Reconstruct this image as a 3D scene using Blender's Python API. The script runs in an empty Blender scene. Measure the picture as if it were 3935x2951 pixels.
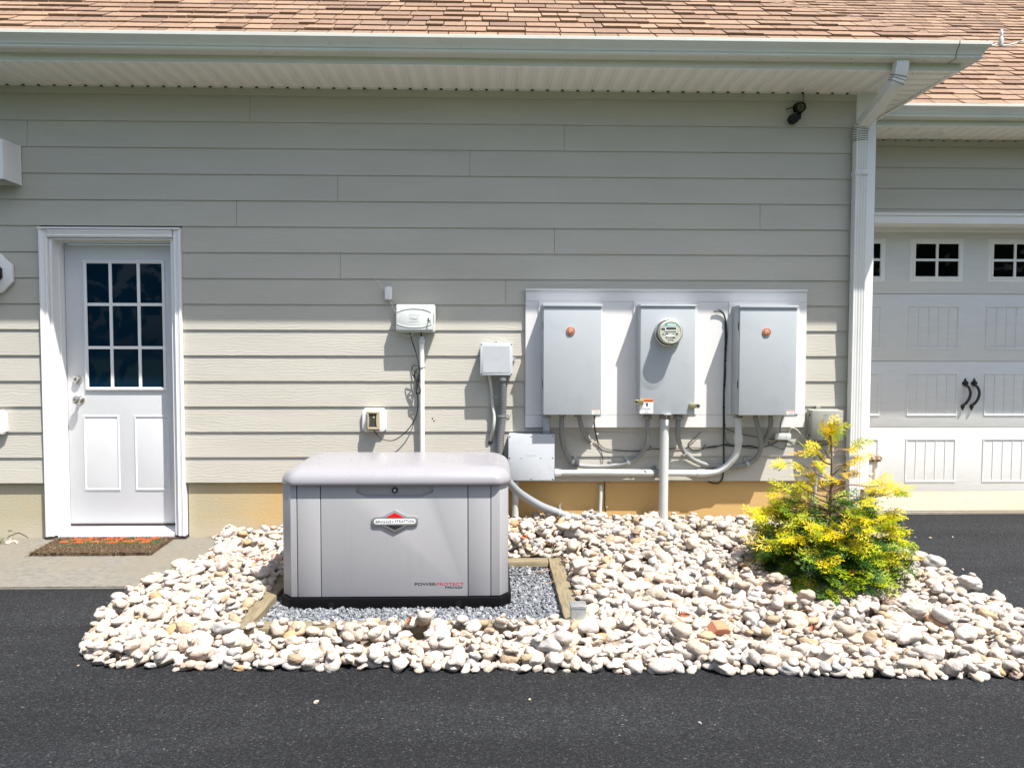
import bpy, bmesh, math, random
import numpy as np
from mathutils import Vector, Matrix
R = math.radians
sc = bpy.context.scene
# ---------------------------------------------------------------- camera
ZC = 1.42                      # camera height above the driveway at the front of the rock bed
CAMD = 5.367
FPX, IW, IH = 2930.0, 3935.0, 2951.0
YAW, PIT, ROL = R(1.5324), R(-2.5626), R(0.0871)
_fw = Vector((math.sin(YAW)*math.cos(PIT), math.cos(YAW)*math.cos(PIT), math.sin(PIT)))
_r0 = Vector((math.cos(YAW), -math.sin(YAW), 0)); _u0 = _r0.cross(_fw)
_rt = math.cos(ROL)*_r0 + math.sin(ROL)*_u0
_up = -math.sin(ROL)*_r0 + math.cos(ROL)*_u0
CAM = Vector((0, -CAMD, ZC))
cd = bpy.data.cameras.new('camera'); cam = bpy.data.objects.new('camera', cd)
sc.collection.objects.link(cam)
cd.sensor_fit = 'HORIZONTAL'; cd.sensor_width = 36.0; cd.lens = FPX*36.0/IW
cd.clip_start = 0.05; cd.clip_end = 500
m = Matrix.Identity(4)
for i in range(3):
    m[i][0] = _rt[i]; m[i][1] = _up[i]; m[i][2] = -_fw[i]; m[i][3] = CAM[i]
cam.matrix_world = m
sc.camera = cam
# ---------------------------------------------------------------- light
SUN = Vector((1.05, -1.0, 2.99)).normalized()
SUN_EL = math.asin(SUN.z); SUN_ROT = math.atan2(SUN.x, SUN.y)
sl = bpy.data.lights.new('sun', 'SUN'); so = bpy.data.objects.new('sun', sl)
sl.energy = 5.0; sl.angle = R(0.5); sl.color = (1.0, 0.955, 0.89)
so.rotation_mode = 'QUATERNION'; so.rotation_quaternion = SUN.to_track_quat('Z', 'Y')
so.location = (6, -8, 14); sc.collection.objects.link(so)
w = bpy.data.worlds.new('World'); sc.world = w; w.use_nodes = True
nt = w.node_tree; nt.nodes.clear()
sky = nt.nodes.new('ShaderNodeTexSky'); sky.sky_type = 'NISHITA'; sky.sun_disc = False
sky.sun_elevation = SUN_EL; sky.sun_rotation = SUN_ROT
sky.air_density = 1.0; sky.dust_density = 2.5; sky.ozone_density = 0.4
bg = nt.nodes.new('ShaderNodeBackground'); bg.inputs[1].default_value = 0.108
wo = nt.nodes.new('ShaderNodeOutputWorld')
nt.links.new(sky.outputs[0], bg.inputs[0]); nt.links.new(bg.outputs[0], wo.inputs[0])
vs = sc.view_settings; vs.view_transform = 'Standard'; vs.look = 'None'; vs.exposure = 1.08; vs.gamma = 1.0
sc.display_settings.display_device = 'sRGB'
rng = random.Random(11); nrng = np.random.default_rng(7)
# ---------------------------------------------------------------- pixel -> world on a plane at depth y
def S(px, py, Y=0.0):
    d = _fw + _rt*((px-IW/2)/FPX) - _up*((py-IH/2)/FPX)
    return CAM + d*((CAMD+Y)/d.y)
def SZ(px, py, z):
    d = _fw + _rt*((px-IW/2)/FPX) - _up*((py-IH/2)/FPX)
    return CAM + d*((z-ZC)/d.z)
def crop(ox, oy, k): return lambda X, Y, dep=0.0: S(ox+X/k, oy+Y/k, dep)
k1 = crop(0, 0, 2.212); k2 = crop(2935, 0, 2.212); k3 = crop(0, 750, 2.212); k4 = crop(0, 1500, 2.212)
k5 = crop(1300, 1000, 2.2125); k6 = crop(1950, 1050, 2.7653); k7 = crop(2600, 1050, 2.7653)
k8 = crop(1800, 1550, 2.4578); kd = crop(3235, 750, 2.7657); ke = crop(3235, 1350, 2.5529)
kz = crop(2640, 1560, 3.6867); kg = crop(1000, 1700, 2.212); km = crop(2420, 1480, 6.9133); kt = crop(2500, 1200, 11.06)
kj = crop(1780, 1380, 4.88); kb = crop(1880, 1660, 7.9); kc = crop(1500, 1150, 9.76); ko = crop(1380, 1550, 12.758)
V = lambda x, y, Y=0.0: S(x*1.779, y*1.779, Y)
def asph(y): return 0.067 + 0.033*max(min(y, 1.0), -9.0)
# ---------------------------------------------------------------- objects
C = sc.collection
def meta(o, label=None, cat=None, group=None, kind=None):
    if label: o['label'] = label
    if cat: o['category'] = cat
    if group: o['group'] = group
    if kind: o['kind'] = kind
    return o
def thing(name, label, cat, loc=(0, 0, 0), group=None):
    o = bpy.data.objects.new(name, None); C.objects.link(o); o.location = loc; o.empty_display_size = 0.1
    return meta(o, label, cat, group)
def wloc(o):
    v = Vector((0, 0, 0))
    while o: v += o.location; o = o.parent
    return v
def finish(me, smooth=35):
    if smooth is None: return
    me.shade_smooth()
    if smooth < 179: me.set_sharp_from_angle(angle=R(smooth))
def obj(name, bm, mat, parent=None, smooth=35, loc=None, label=None):
    me = bpy.data.meshes.new(name)
    off = wloc(parent) if parent else (Vector(loc) if loc is not None else Vector((0, 0, 0)))
    for v in bm.verts: v.co -= off
    bm.normal_update(); bm.to_mesh(me); bm.free()
    for mm in (mat if isinstance(mat, (list, tuple)) else [mat]): me.materials.append(mm)
    finish(me, smooth)
    o = bpy.data.objects.new(name, me); C.objects.link(o)
    if parent: o.parent = parent
    elif loc is not None: o.location = loc
    if label: o['label'] = label
    return o
def npobj(name, verts, faces, mats, parent=None, midx=None, smooth=True, loc=None, col=None):
    """numpy mesh: faces (n,3) or (n,4)"""
    me = bpy.data.meshes.new(name); n, k = faces.shape
    off = np.array(wloc(parent) if parent else (loc if loc is not None else (0, 0, 0)))
    v = (verts - off).astype(np.float32)
    me.vertices.add(len(v)); me.vertices.foreach_set('co', v.ravel())
    me.loops.add(n*k); me.loops.foreach_set('vertex_index', faces.astype(np.int32).ravel())
    me.polygons.add(n); me.polygons.foreach_set('loop_start', np.arange(0, n*k, k, dtype=np.int32))
    me.polygons.foreach_set('use_smooth', np.full(n, smooth))
    for mm in mats: me.materials.append(mm)
    if midx is not None: me.polygons.foreach_set('material_index', midx.astype(np.int32))
    me.update(calc_edges=True)
    if col is not None:
        a = me.color_attributes.new('Col', 'FLOAT_COLOR', 'POINT'); a.data.foreach_set('color', col.astype(np.float32).ravel())
    o = bpy.data.objects.new(name, me); C.objects.link(o)
    if parent: o.parent = parent
    elif loc is not None: o.location = loc
    return o
B = bmesh.new
def box(bm, a, b, bev=0.0, seg=2):
    """axis box from corner a to corner b, optionally with rounded edges"""
    lo = Vector([min(p, q) for p, q in zip(a, b)]); hi = Vector([max(p, q) for p, q in zip(a, b)])
    r = bmesh.ops.create_cube(bm, size=1.0); vs_ = r['verts']
    for v in vs_: v.co = Vector([lo[i] + (v.co[i]+0.5)*(hi[i]-lo[i]) for i in range(3)])
    if bev > 0:
        es = list({e for v in vs_ for e in v.link_edges})
        bmesh.ops.bevel(bm, geom=es, offset=bev, segments=seg, affect='EDGES', profile=0.5)
    return bm
def prism(bm, pts, y0, y1, bev=0.0, axis='Y'):
    """polygon in (x,z) extruded along y (or (x,y) along z, or (y,z) along x)"""
    def P(p, t):
        if axis == 'Y': return (p[0], t, p[1])
        if axis == 'Z': return (p[0], p[1], t)
        return (t, p[0], p[1])
    a = [bm.verts.new(P(p, y0)) for p in pts]; b = [bm.verts.new(P(p, y1)) for p in pts]
    n = len(pts); fs = [bm.faces.new(a), bm.faces.new(b[::-1])]
    for i in range(n): fs.append(bm.faces.new((a[i], b[i], b[(i+1) % n], a[(i+1) % n])))
    bmesh.ops.recalc_face_normals(bm, faces=fs)
    if bev > 0:
        es = [e for e in fs[0].edges] + [e for e in fs[1].edges]
        bmesh.ops.bevel(bm, geom=es, offset=bev, segments=2, affect='EDGES', profile=0.5)
    return bm
def rrect(x0, z0, x1, z1, r, n=5):
    p = []
    for cx, cz, a0 in ((x1-r, z1-r, 0), (x0+r, z1-r, 90), (x0+r, z0+r, 180), (x1-r, z0+r, 270)):
        for i in range(n+1):
            a = R(a0 + 90*i/n); p.append((cx+r*math.cos(a), cz+r*math.sin(a)))
    return p
def smooth_path(pts, n=8):
    pts = [Vector(p) for p in pts]
    if len(pts) < 3: return pts
    out = []
    for i in range(len(pts)-1):
        p0 = pts[max(i-1, 0)]; p1 = pts[i]; p2 = pts[i+1]; p3 = pts[min(i+2, len(pts)-1)]
        for j in range(n):
            t = j/n; t2 = t*t; t3 = t2*t
            out.append(0.5*((2*p1)+(p2-p0)*t+(2*p0-5*p1+4*p2-p3)*t2+(3*p1-p0-3*p2+p3)*t3))
    out.append(pts[-1]); return out
def resample(pts, step):
    out = [pts[0]]; acc = 0
    for a, b in zip(pts, pts[1:]):
        L = (b-a).length; t = step-acc
        while t <= L: out.append(a+(b-a)*(t/L)); t += step
        acc = (acc+L) % step if L > 0 else acc
    out.append(pts[-1]); return out
def sweep(bm, pts, prof, x0=None, scale=None, cap=True):
    """closed 2-D profile along a path with parallel-transported frame"""
    n = len(pts); k = len(prof); rings = []; t0 = (pts[1]-pts[0]).normalized()
    x = Vector(x0) if x0 is not None else (Vector((0, 0, 1)) if abs(t0.z) < 0.9 else Vector((1, 0, 0)))
    for i in range(n):
        t = (pts[min(i+1, n-1)]-pts[max(i-1, 0)]).normalized()
        x = (x - t*x.dot(t)).normalized(); y = t.cross(x)
        s = scale[i] if scale else 1.0
        rings.append([bm.verts.new(pts[i]+x*(px*s)+y*(py*s)) for px, py in prof])
    for a, b in zip(rings, rings[1:]):
        for j in range(k): bm.faces.new((a[j], a[(j+1) % k], b[(j+1) % k], b[j]))
    if cap: bm.faces.new(rings[0][::-1]); bm.faces.new(rings[-1])
    return bm
def circ(r, n=14): return [(r*math.cos(2*math.pi*i/n), r*math.sin(2*math.pi*i/n)) for i in range(n)]
def tube(bm, pts, r, n=14, curve=True, ribs=None, cap=True):
    pts = smooth_path(pts) if curve else [Vector(p) for p in pts]
    sc_ = None
    if ribs:
        pts = resample(pts, ribs/4.0); sc_ = [1.0+0.05*math.sin(i*math.pi/2) for i in range(len(pts))]
    return sweep(bm, pts, circ(r, n), scale=sc_, cap=cap)
def cyl(bm, a, b, r, n=20, r2=None):
    a = Vector(a); b = Vector(b)
    return sweep(bm, [a, b], circ(r, n), scale=[1.0, (r2/r if r2 is not None else 1.0)])
def lathe(bm, cen, axis, prof, n=28):
    """prof = [(radius, distance along axis)]"""
    cen = Vector(cen); ax = Vector(axis).normalized()
    x = ax.orthogonal().normalized(); y = ax.cross(x); rings = []
    for r, d in prof:
        if r < 1e-6: rings.append([bm.verts.new(cen+ax*d)])
        else: rings.append([bm.verts.new(cen+ax*d+(x*math.cos(2*math.pi*i/n)+y*math.sin(2*math.pi*i/n))*r) for i in range(n)])
    fs = []
    for a, b in zip(rings, rings[1:]):
        if len(a) == 1 and len(b) == 1: continue
        for i in range(n):
            j = (i+1) % n
            if len(a) == 1: fs.append(bm.faces.new((a[0], b[j], b[i])))
            elif len(b) == 1: fs.append(bm.faces.new((a[i], a[j], b[0])))
            else: fs.append(bm.faces.new((a[i], a[j], b[j], b[i])))
    bmesh.ops.recalc_face_normals(bm, faces=fs)
    return bm
def text_bm(body, width, height, cen, depth=0.001, bold=0.0, align='CENTER', spacing=1.0):
    """lettering facing -Y, fitted to width x height, centred at cen"""
    cu = bpy.data.curves.new('lettering', 'FONT'); cu.body = body; cu.size = 1.0; cu.extrude = 0.02; cu.offset = bold
    cu.space_character = spacing; cu.resolution_u = 4
    o = bpy.data.objects.new('lettering_tmp', cu); C.objects.link(o)
    dg = bpy.context.evaluated_depsgraph_get(); dg.update()
    me = bpy.data.meshes.new_from_object(o.evaluated_get(dg))
    bm = B(); bm.from_mesh(me); bpy.data.meshes.remove(me); bpy.data.objects.remove(o); bpy.data.curves.remove(cu)
    xs = [v.co.x for v in bm.verts]; ys = [v.co.y for v in bm.verts]
    x0, x1, y0, y1 = min(xs), max(xs), min(ys), max(ys)
    for v in bm.verts:
        u = (v.co.x-x0)/(x1-x0)-0.5; t = (v.co.y-y0)/(y1-y0)-0.5; zz = v.co.z/0.02
        v.co = Vector((cen[0]+u*width, cen[1]-depth*0.5*(zz+1), cen[2]+t*height))
    return bm
# ---------------------------------------------------------------- materials
class NT:
    def __init__(s, name):
        s.m = bpy.data.materials.new(name); s.m.use_nodes = True; s.t = s.m.node_tree
        s.b = s.t.nodes['Principled BSDF']; s.out = s.t.nodes['Material Output']; s._co = None
    def n(s, kind, **kw):
        x = s.t.nodes.new('ShaderNode'+kind)
        for k, v in kw.items():
            if k.startswith('i_'): x.inputs[k[2:].replace('_', ' ')].default_value = v
            else: setattr(x, k, v)
        return x
    def l(s, a, b): s.t.links.new(a, b)
    def co(s, scale=(1, 1, 1), rot=(0, 0, 0)):
        if s._co is None: s._co = s.n('TexCoord').outputs['Object']
        mp = s.n('Mapping'); mp.inputs['Scale'].default_value = scale; mp.inputs['Rotation'].default_value = rot
        s.l(s._co, mp.inputs[0]); return mp.outputs[0]
    def noise(s, co, scale, detail=4, rough=0.55, dist=0.0):
        x = s.n('TexNoise', i_Scale=scale, i_Detail=detail, i_Roughness=rough, i_Distortion=dist); s.l(co, x.inputs['Vector']); return x.outputs['Fac']
    def ramp(s, f, stops):
        x = s.n('ValToRGB'); cr = x.color_ramp
        while len(cr.elements) < len(stops): cr.elements.new(0.5)
        for e, (p, c) in zip(cr.elements, stops):
            e.position = p; e.color = (c, c, c, 1) if isinstance(c, (int, float)) else (*c, 1)
        s.l(f, x.inputs[0]); return x.outputs[0]
    def mix(s, f, a, b, mode='MIX'):
        x = s.n('Mix', data_type='RGBA', blend_type=mode)
        for v, i in ((f, 0), (a, 6), (b, 7)):
            if isinstance(v, (int, float)): x.inputs[i].default_value = v
            elif isinstance(v, tuple): x.inputs[i].default_value = (*v, 1)
            else: s.l(v, x.inputs[i])
        return x.outputs[2]
    def math(s, op, a, b=None):
        x = s.n('Math', operation=op)
        for i, v in enumerate((a, b)):
            if v is None: continue
            if isinstance(v, (int, float)): x.inputs[i].default_value = v
            else: s.l(v, x.inputs[i])
        return x.outputs[0]
    def sep(s, co): x = s.n('SeparateXYZ'); s.l(co, x.inputs[0]); return x.outputs
    def bump(s, h, strength, dist):
        x = s.n('Bump'); x.inputs['Strength'].default_value = strength; x.inputs['Distance'].default_value = dist
        s.l(h, x.inputs['Height'])
        if s.b.inputs['Normal'].is_linked: s.l(s.b.inputs['Normal'].links[0].from_socket, x.inputs['Normal'])
        s.l(x.outputs[0], s.b.inputs['Normal'])
    def base(s, c): 
        if isinstance(c, tuple): s.b.inputs['Base Color'].default_value = (*c, 1)
        else: s.l(c, s.b.inputs['Base Color'])
    def set(s, rough=0.5, metal=0.0, spec=0.5, coat=0.0):
        s.b.inputs['Roughness'].default_value = rough; s.b.inputs['Metallic'].default_value = metal
        s.b.inputs['Specular IOR Level'].default_value = spec; s.b.inputs['Coat Weight'].default_value = coat
        return s
def pmat(name, c, rough=0.5, metal=0.0, var=0.06, vs_=6.0, bump=0.0, bs=200.0, stretch=(1, 1, 1), spec=0.5, coat=0.0, dirt=None, ds=3.0, dstretch=(1, 1, 1), dlo=0.5, dhi=0.75):
    t = NT(name); t.set(rough, metal, spec, coat)
    co = t.co(stretch); f = t.noise(co, vs_, 5)
    col = t.ramp(f, [(0.3, tuple(x*(1-var) for x in c)), (0.7, tuple(min(1, x*(1+var)) for x in c))])
    if dirt:
        g = t.ramp(t.noise(t.co(dstretch), ds, 6, 0.65), [(dlo, 0.0), (dhi, 1.0)]); col = t.mix(g, col, dirt)
    t.base(col)
    rr = t.ramp(t.noise(co, vs_*2.3, 4), [(0.3, max(0, rough-0.07)), (0.7, min(1, rough+0.07))]); t.l(rr, t.b.inputs['Roughness'])
    if bump: t.bump(t.noise(co, bs, 4), bump, 0.002)
    return t.m
def siding_mat(name, c):
    t = NT(name); t.set(0.62, spec=0.35)
    co = t.co((1, 1, 1)); s = t.sep(co)
    # embossed cedar grain: distorted bands running along the board
    wv = t.n('TexWave', wave_type='BANDS', bands_direction='Z', i_Scale=16.0, i_Distortion=9.0, i_Detail=3.0, i_Detail_Scale=1.3, i_Detail_Roughness=0.55)
    t.l(t.co((0.35, 1, 1)), wv.inputs['Vector'])
    fine = t.noise(t.co((2.5, 1, 90)), 4.0, 4, 0.6)
    patch = t.ramp(t.noise(t.co((1.3, 1, 5)), 1.6, 3), [(0.35, 0.15), (0.62, 1.0)])
    h = t.math('MULTIPLY', t.math('ADD', wv.outputs['Fac'], t.math('MULTIPLY', fine, 0.8)), patch)
    t.bump(h, 0.24, 0.0024)
    f = t.noise(t.co((0.7, 1, 3)), 2.0, 4)
    t.base(t.mix(t.ramp(t.noise(t.co((6, 1, 30)), 3.0, 4), [(0.4, 0.0), (0.75, 0.25)]), t.ramp(f, [(0.3, tuple(x*0.95 for x in c)), (0.7, tuple(x*1.04 for x in c))]), tuple(x*0.86 for x in c)))
    return t.m
M = {}
M['siding'] = siding_mat('siding paint', (0.446, 0.428, 0.374))
M['trim'] = pmat('white trim', (0.74, 0.74, 0.74), 0.42, var=0.02, dirt=(0.66, 0.65, 0.60), ds=5, dlo=0.62, dhi=0.95, dstretch=(1, 1, 0.4))
M['board'] = pmat('white backboard', (0.66, 0.65, 0.645), 0.5, var=0.02, dirt=(0.56, 0.55, 0.52), ds=3, dlo=0.6, dhi=0.95)
M['gutter'] = pmat('gutter enamel', (0.60, 0.61, 0.555), 0.33, var=0.03, dirt=(0.42, 0.42, 0.35), ds=2.5, dlo=0.58, dhi=0.95, dstretch=(0.6, 1, 3))
M['downspout'] = pmat('downspout enamel', (0.64, 0.65, 0.63), 0.36, var=0.03, dirt=(0.50, 0.48, 0.40), ds=6, dlo=0.58, dhi=0.9)
M['groove'] = pmat('dark groove', (0.12, 0.11, 0.08), 0.8)  # dark tone shared by seams, crimps, the crack and backing boards
M['door'] = pmat('door paint', (0.58, 0.59, 0.605), 0.38, var=0.02, dirt=(0.52, 0.515, 0.50), ds=4, dlo=0.62, dhi=0.95)
M['rubber'] = pmat('black rubber', (0.015, 0.015, 0.016), 0.6)
M['seal'] = pmat('brown door seal', (0.05, 0.035, 0.03), 0.6)
M['black'] = pmat('black plastic', (0.005, 0.005, 0.0055), 0.5, spec=0.3)
M['iron'] = pmat('black iron', (0.012, 0.012, 0.013), 0.35, bump=0.2, bs=300)
M['nickel'] = pmat('satin nickel', (0.62, 0.58, 0.52), 0.28, 1.0, var=0.03)
M['galv'] = pmat('galvanised steel', (0.55, 0.57, 0.57), 0.42, 0.85, var=0.12, vs_=60)
M['steel'] = pmat('zinc strap', (0.50, 0.52, 0.52), 0.4, 0.7, var=0.1, vs_=50)
M['brass'] = pmat('brass bracket', (0.42, 0.37, 0.20), 0.38, 0.8, var=0.1)
M['panel'] = pmat('grey enclosure enamel', (0.375, 0.405, 0.428), 0.36, var=0.025, vs_=4, dirt=(0.325, 0.352, 0.37), ds=5.5, dlo=0.56, dhi=0.8)
M['pvcbox'] = pmat('grey plastic box', (0.43, 0.452, 0.475), 0.45, var=0.03, dirt=(0.36, 0.378, 0.395), ds=7, dlo=0.55, dhi=0.75)
M['pvc'] = pmat('grey conduit', (0.20, 0.203, 0.195), 0.5, var=0.06, dirt=(0.145, 0.14, 0.122), ds=12, dlo=0.5, dhi=0.8)
M['pvcl'] = pmat('weathered pale conduit', (0.50, 0.51, 0.495), 0.5, var=0.05, dirt=(0.40, 0.39, 0.36), ds=9, dlo=0.55, dhi=0.85)
M['flex'] = pmat('grey liquid tight conduit', (0.14, 0.145, 0.15), 0.5, var=0.06)
M['smurf'] = pmat('pale blue grey conduit', (0.23, 0.25, 0.27), 0.42, var=0.05, dirt=(0.30, 0.31, 0.31), ds=30, dlo=0.62, dhi=0.75)
M['whitepvc'] = pmat('white plastic pipe', (0.80, 0.80, 0.79), 0.4, var=0.02, dirt=(0.66, 0.65, 0.6), ds=10, dlo=0.6, dhi=0.9)
M['whitepl'] = pmat('white moulded plastic', (0.50, 0.525, 0.51), 0.4, var=0.015)
M['beige'] = pmat('aged beige plastic', (0.42, 0.36, 0.25), 0.4, var=0.05)
M['nid'] = pmat('grey service box plastic', (0.30, 0.30, 0.268), 0.5, var=0.03, dirt=(0.25, 0.25, 0.22), ds=5)
M['gen'] = pmat('generator grey enamel', (0.315, 0.314, 0.328), 0.42, var=0.015, vs_=2, dirt=(0.28, 0.28, 0.29), ds=2.6, dstretch=(7, 1, 0.6), dlo=0.57, dhi=0.9)
M['genlid'] = pmat('generator lid enamel', (0.250, 0.247, 0.266), 0.28, var=0.01, vs_=2, dlo=0.6, dhi=0.9)
M['genbase'] = pmat('generator base', (0.004, 0.004, 0.005), 0.45, spec=0.12, var=0.1, bump=0.15, bs=250)
M['chrome'] = pmat('badge pewter', (0.30, 0.31, 0.31), 0.35, 0.55, var=0.04)
M['red'] = pmat('badge red', (0.62, 0.005, 0.006), 0.4)
M['redink'] = pmat('red lettering', (0.45, 0.012, 0.04), 0.5)
M['ink'] = pmat('black lettering', (0.012, 0.012, 0.02), 0.5)
M['paper'] = pmat('white label', (0.76, 0.78, 0.78), 0.5, var=0.02)
M['orange'] = pmat('orange label', (0.85, 0.17, 0.01), 0.5, var=0.03)
M['copper'] = pmat('copper badge', (0.50, 0.215, 0.135), 0.38, 0.35, var=0.05)
M['copperl'] = pmat('raised copper mark', (0.80, 0.46, 0.33), 0.4, 0.35)
M['cable'] = pmat('black cable', (0.014, 0.013, 0.014), 0.5)
M['cablebr'] = pmat('dark brown cable', (0.035, 0.02, 0.018), 0.55)
M['teal'] = pmat('dark teal cable', (0.015, 0.05, 0.065), 0.45)
M['green'] = pmat('green ground wire', (0.05, 0.13, 0.09), 0.5)
M['cream'] = pmat('cream wire', (0.58, 0.55, 0.47), 0.5)
M['teals'] = pmat('teal sticker', (0.02, 0.42, 0.33), 0.4)
M['face'] = pmat('meter face', (0.50, 0.49, 0.43), 0.5, var=0.03)
M['lcd'] = pmat('meter display', (0.05, 0.045, 0.04), 0.15)
M['creampaint'] = pmat('cream stool paint', (0.70, 0.66, 0.54), 0.45)
M['kick'] = pmat('concrete edge', (0.42, 0.40, 0.35), 0.85)
def glass_dark(name, c, spec=0.4):
    t = NT(name); t.set(0.02, spec=spec); t.base(c); t.b.inputs['IOR'].default_value = 1.5; return t.m
M['pane'] = glass_dark('window glass', (0.002, 0.014, 0.030), 0.16)  # navy base colour stands in for the blue reflection in the panes
M['gpane'] = glass_dark('garage glass', (0.002, 0.003, 0.003), 0.10)
def clear_glass():
    t = NT('clear cover'); t.t.nodes.remove(t.b)
    tr = t.n('BsdfTransparent'); gl = t.n('BsdfGlossy'); gl.inputs['Roughness'].default_value = 0.04
    lw = t.n('LayerWeight', i_Blend=0.5); fr = t.n('Math', operation='MULTIPLY_ADD'); pw = t.n('Math', operation='POWER'); pw.inputs[1].default_value = 5.0; t.l(lw.outputs['Facing'], pw.inputs[0]); t.l(pw.outputs[0], fr.inputs[0]); fr.inputs[1].default_value = 0.5; fr.inputs[2].default_value = 0.03; mx = t.n('MixShader')
    tr.inputs['Color'].default_value = (0.97, 0.98, 0.96, 1)
    t.l(fr.outputs[0], mx.inputs[0]); t.l(tr.outputs[0], mx.inputs[1]); t.l(gl.outputs[0], mx.inputs[2]); t.l(mx.outputs[0], t.out.inputs[0])
    return t.m
M['clear'] = clear_glass()
def soffit_mat(axis):
    t = NT('vented soffit '+axis); t.set(0.45)
    s = t.sep(t.co()); a, b = (s[0], s[1]) if axis == 'x' else (s[1], s[0])
    u = t.math('SINE', t.math('MULTIPLY', a, 2*math.pi/0.0095)); v = t.math('SINE', t.math('MULTIPLY', b, 2*math.pi/0.026))
    slot = t.math('MULTIPLY', t.math('GREATER_THAN', u, 0.45), t.math('GREATER_THAN', v, -0.55))
    ph = t.math('FRACT', t.math('DIVIDE', a, 0.104)); flat = t.math('MULTIPLY', t.math('GREATER_THAN', ph, 0.26), t.math('LESS_THAN', ph, 0.90))
    t.base(t.mix(t.math('MULTIPLY', slot, flat), (0.87, 0.86, 0.81), (0.62, 0.61, 0.56))); return t.m
M['soffit'] = soffit_mat('x'); M['soffity'] = soffit_mat('y')
def asphalt():
    t = NT('sealed asphalt'); t.set(0.68, spec=0.22)
    co = t.co(); vo = t.n('TexVoronoi', i_Scale=165.0, i_Randomness=1.0); t.l(co, vo.inputs['Vector'])
    wn = t.n('TexVoronoi', i_Scale=60.0); t.l(co, wn.inputs['Vector'])
    g = t.sep(vo.outputs['Color'])[0]
    base = t.ramp(g, [(0.0, (0.0075, 0.0083, 0.0098)), (0.55, (0.0115, 0.0125, 0.0145)), (0.80, (0.0205, 0.0218, 0.0245)), (0.97, (0.032, 0.034, 0.037)), (0.996, (0.06, 0.06, 0.058)), (1.0, (0.11, 0.107, 0.098))])
    big = t.ramp(t.noise(co, 0.9, 5, 0.6), [(0.35, 0.82), (0.7, 1.12)])
    col = t.mix(1.0, base, big, 'MULTIPLY')
    trk = t.ramp(t.noise(t.co((0.25, 2.2, 1), (0, 0, 0.12)), 1.1, 3), [(0.42, 0.82), (0.58, 1.12)]); col = t.mix(1.0, col, trk, 'MULTIPLY')
    spot = t.ramp(t.noise(co, 3.3, 3, 0.5, 0.8), [(0.66, 1.0), (0.74, 0.72)]); col = t.mix(1.0, col, spot, 'MULTIPLY')
    dust = t.ramp(t.noise(t.co((0.6, 1.5, 1)), 2.2, 6, 0.7), [(0.60, 0.0), (0.80, 0.35)])
    t.base(t.mix(dust, col, (0.04, 0.039, 0.036)))
    h = t.math('ADD', t.math('MULTIPLY', vo.outputs['Distance'], -1.0), t.math('MULTIPLY', t.noise(co, 45, 4), 1.2))
    t.bump(h, 0.8, 0.004); t.bump(wn.outputs['Distance'], 0.25, 0.006)
    t.l(t.ramp(g, [(0.0, 0.62), (1.0, 0.85)]), t.b.inputs['Roughness']); return t.m
M['asphalt'] = asphalt()
def concrete(name, c, c2, tan):
    t = NT(name); t.set(0.85, spec=0.3); co = t.co()
    f = t.noise(t.co((1, 1.8, 1)), 22, 7, 0.7); col = t.ramp(f, [(0.30, c2), (0.5, c), (0.72, tuple(x*1.22 for x in c))])
    st = t.ramp(t.noise(t.co((1, 1, 1)), 2.2, 5, 0.6), [(0.42, 0.0), (0.66, 0.7)])
    col = t.mix(st, col, tan); t.base(col)
    t.bump(t.noise(co, 90, 5), 0.5, 0.003); t.bump(f, 0.35, 0.004); return t.m
M['slab'] = concrete('old concrete', (0.148, 0.141, 0.123), (0.098, 0.094, 0.082), (0.155, 0.138, 0.103))
M['apron'] = concrete('pale concrete', (0.27, 0.252, 0.208), (0.23, 0.212, 0.172), (0.29, 0.252, 0.182))
def stucco():
    t = NT('parged foundation'); t.set(0.85, spec=0.25); co = t.co(); s = t.sep(co)
    big = t.noise(t.co((0.9, 1, 1.6)), 1.3, 4, 0.55)
    x = t.ramp(t.math('ADD', t.math('MULTIPLY', s[0], 0.23), 0.52), [(0.0, 0.0), (0.10, 0.25), (0.22, 0.8), (0.6, 1.0), (1.0, 0.62)])
    f = t.math('ADD', t.math('MULTIPLY', x, 0.75), t.math('MULTIPLY', t.math('SUBTRACT', big, 0.5), 0.9))
    col = t.ramp(f, [(0.0, (0.385, 0.35, 0.25)), (0.22, (0.44, 0.35, 0.20)), (0.55, (0.51, 0.33, 0.13))])
    lo = t.ramp(t.math('ADD', s[2], t.math('MULTIPLY', t.noise(co, 7, 5), 0.16)), [(0.22, 0.7), (0.33, 0.0)])
    t.base(t.mix(lo, col, (0.44, 0.40, 0.31)))
    # trowel arcs
    vo = t.n('TexVoronoi', i_Scale=1.7); t.l(t.co((1, 0.0, 1.6), (0, 0.5, 0)), vo.inputs['Vector'])
    arcs = t.math('SINE', t.math('MULTIPLY', t.math('ADD', vo.outputs['Distance'], t.math('MULTIPLY', t.noise(co, 5, 5, 0.7), 0.35)), 170.0))
    t.bump(arcs, 0.16, 0.0012); t.bump(t.noise(co, 120, 5), 0.4, 0.002); return t.m
M['stucco'] = stucco()
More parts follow.
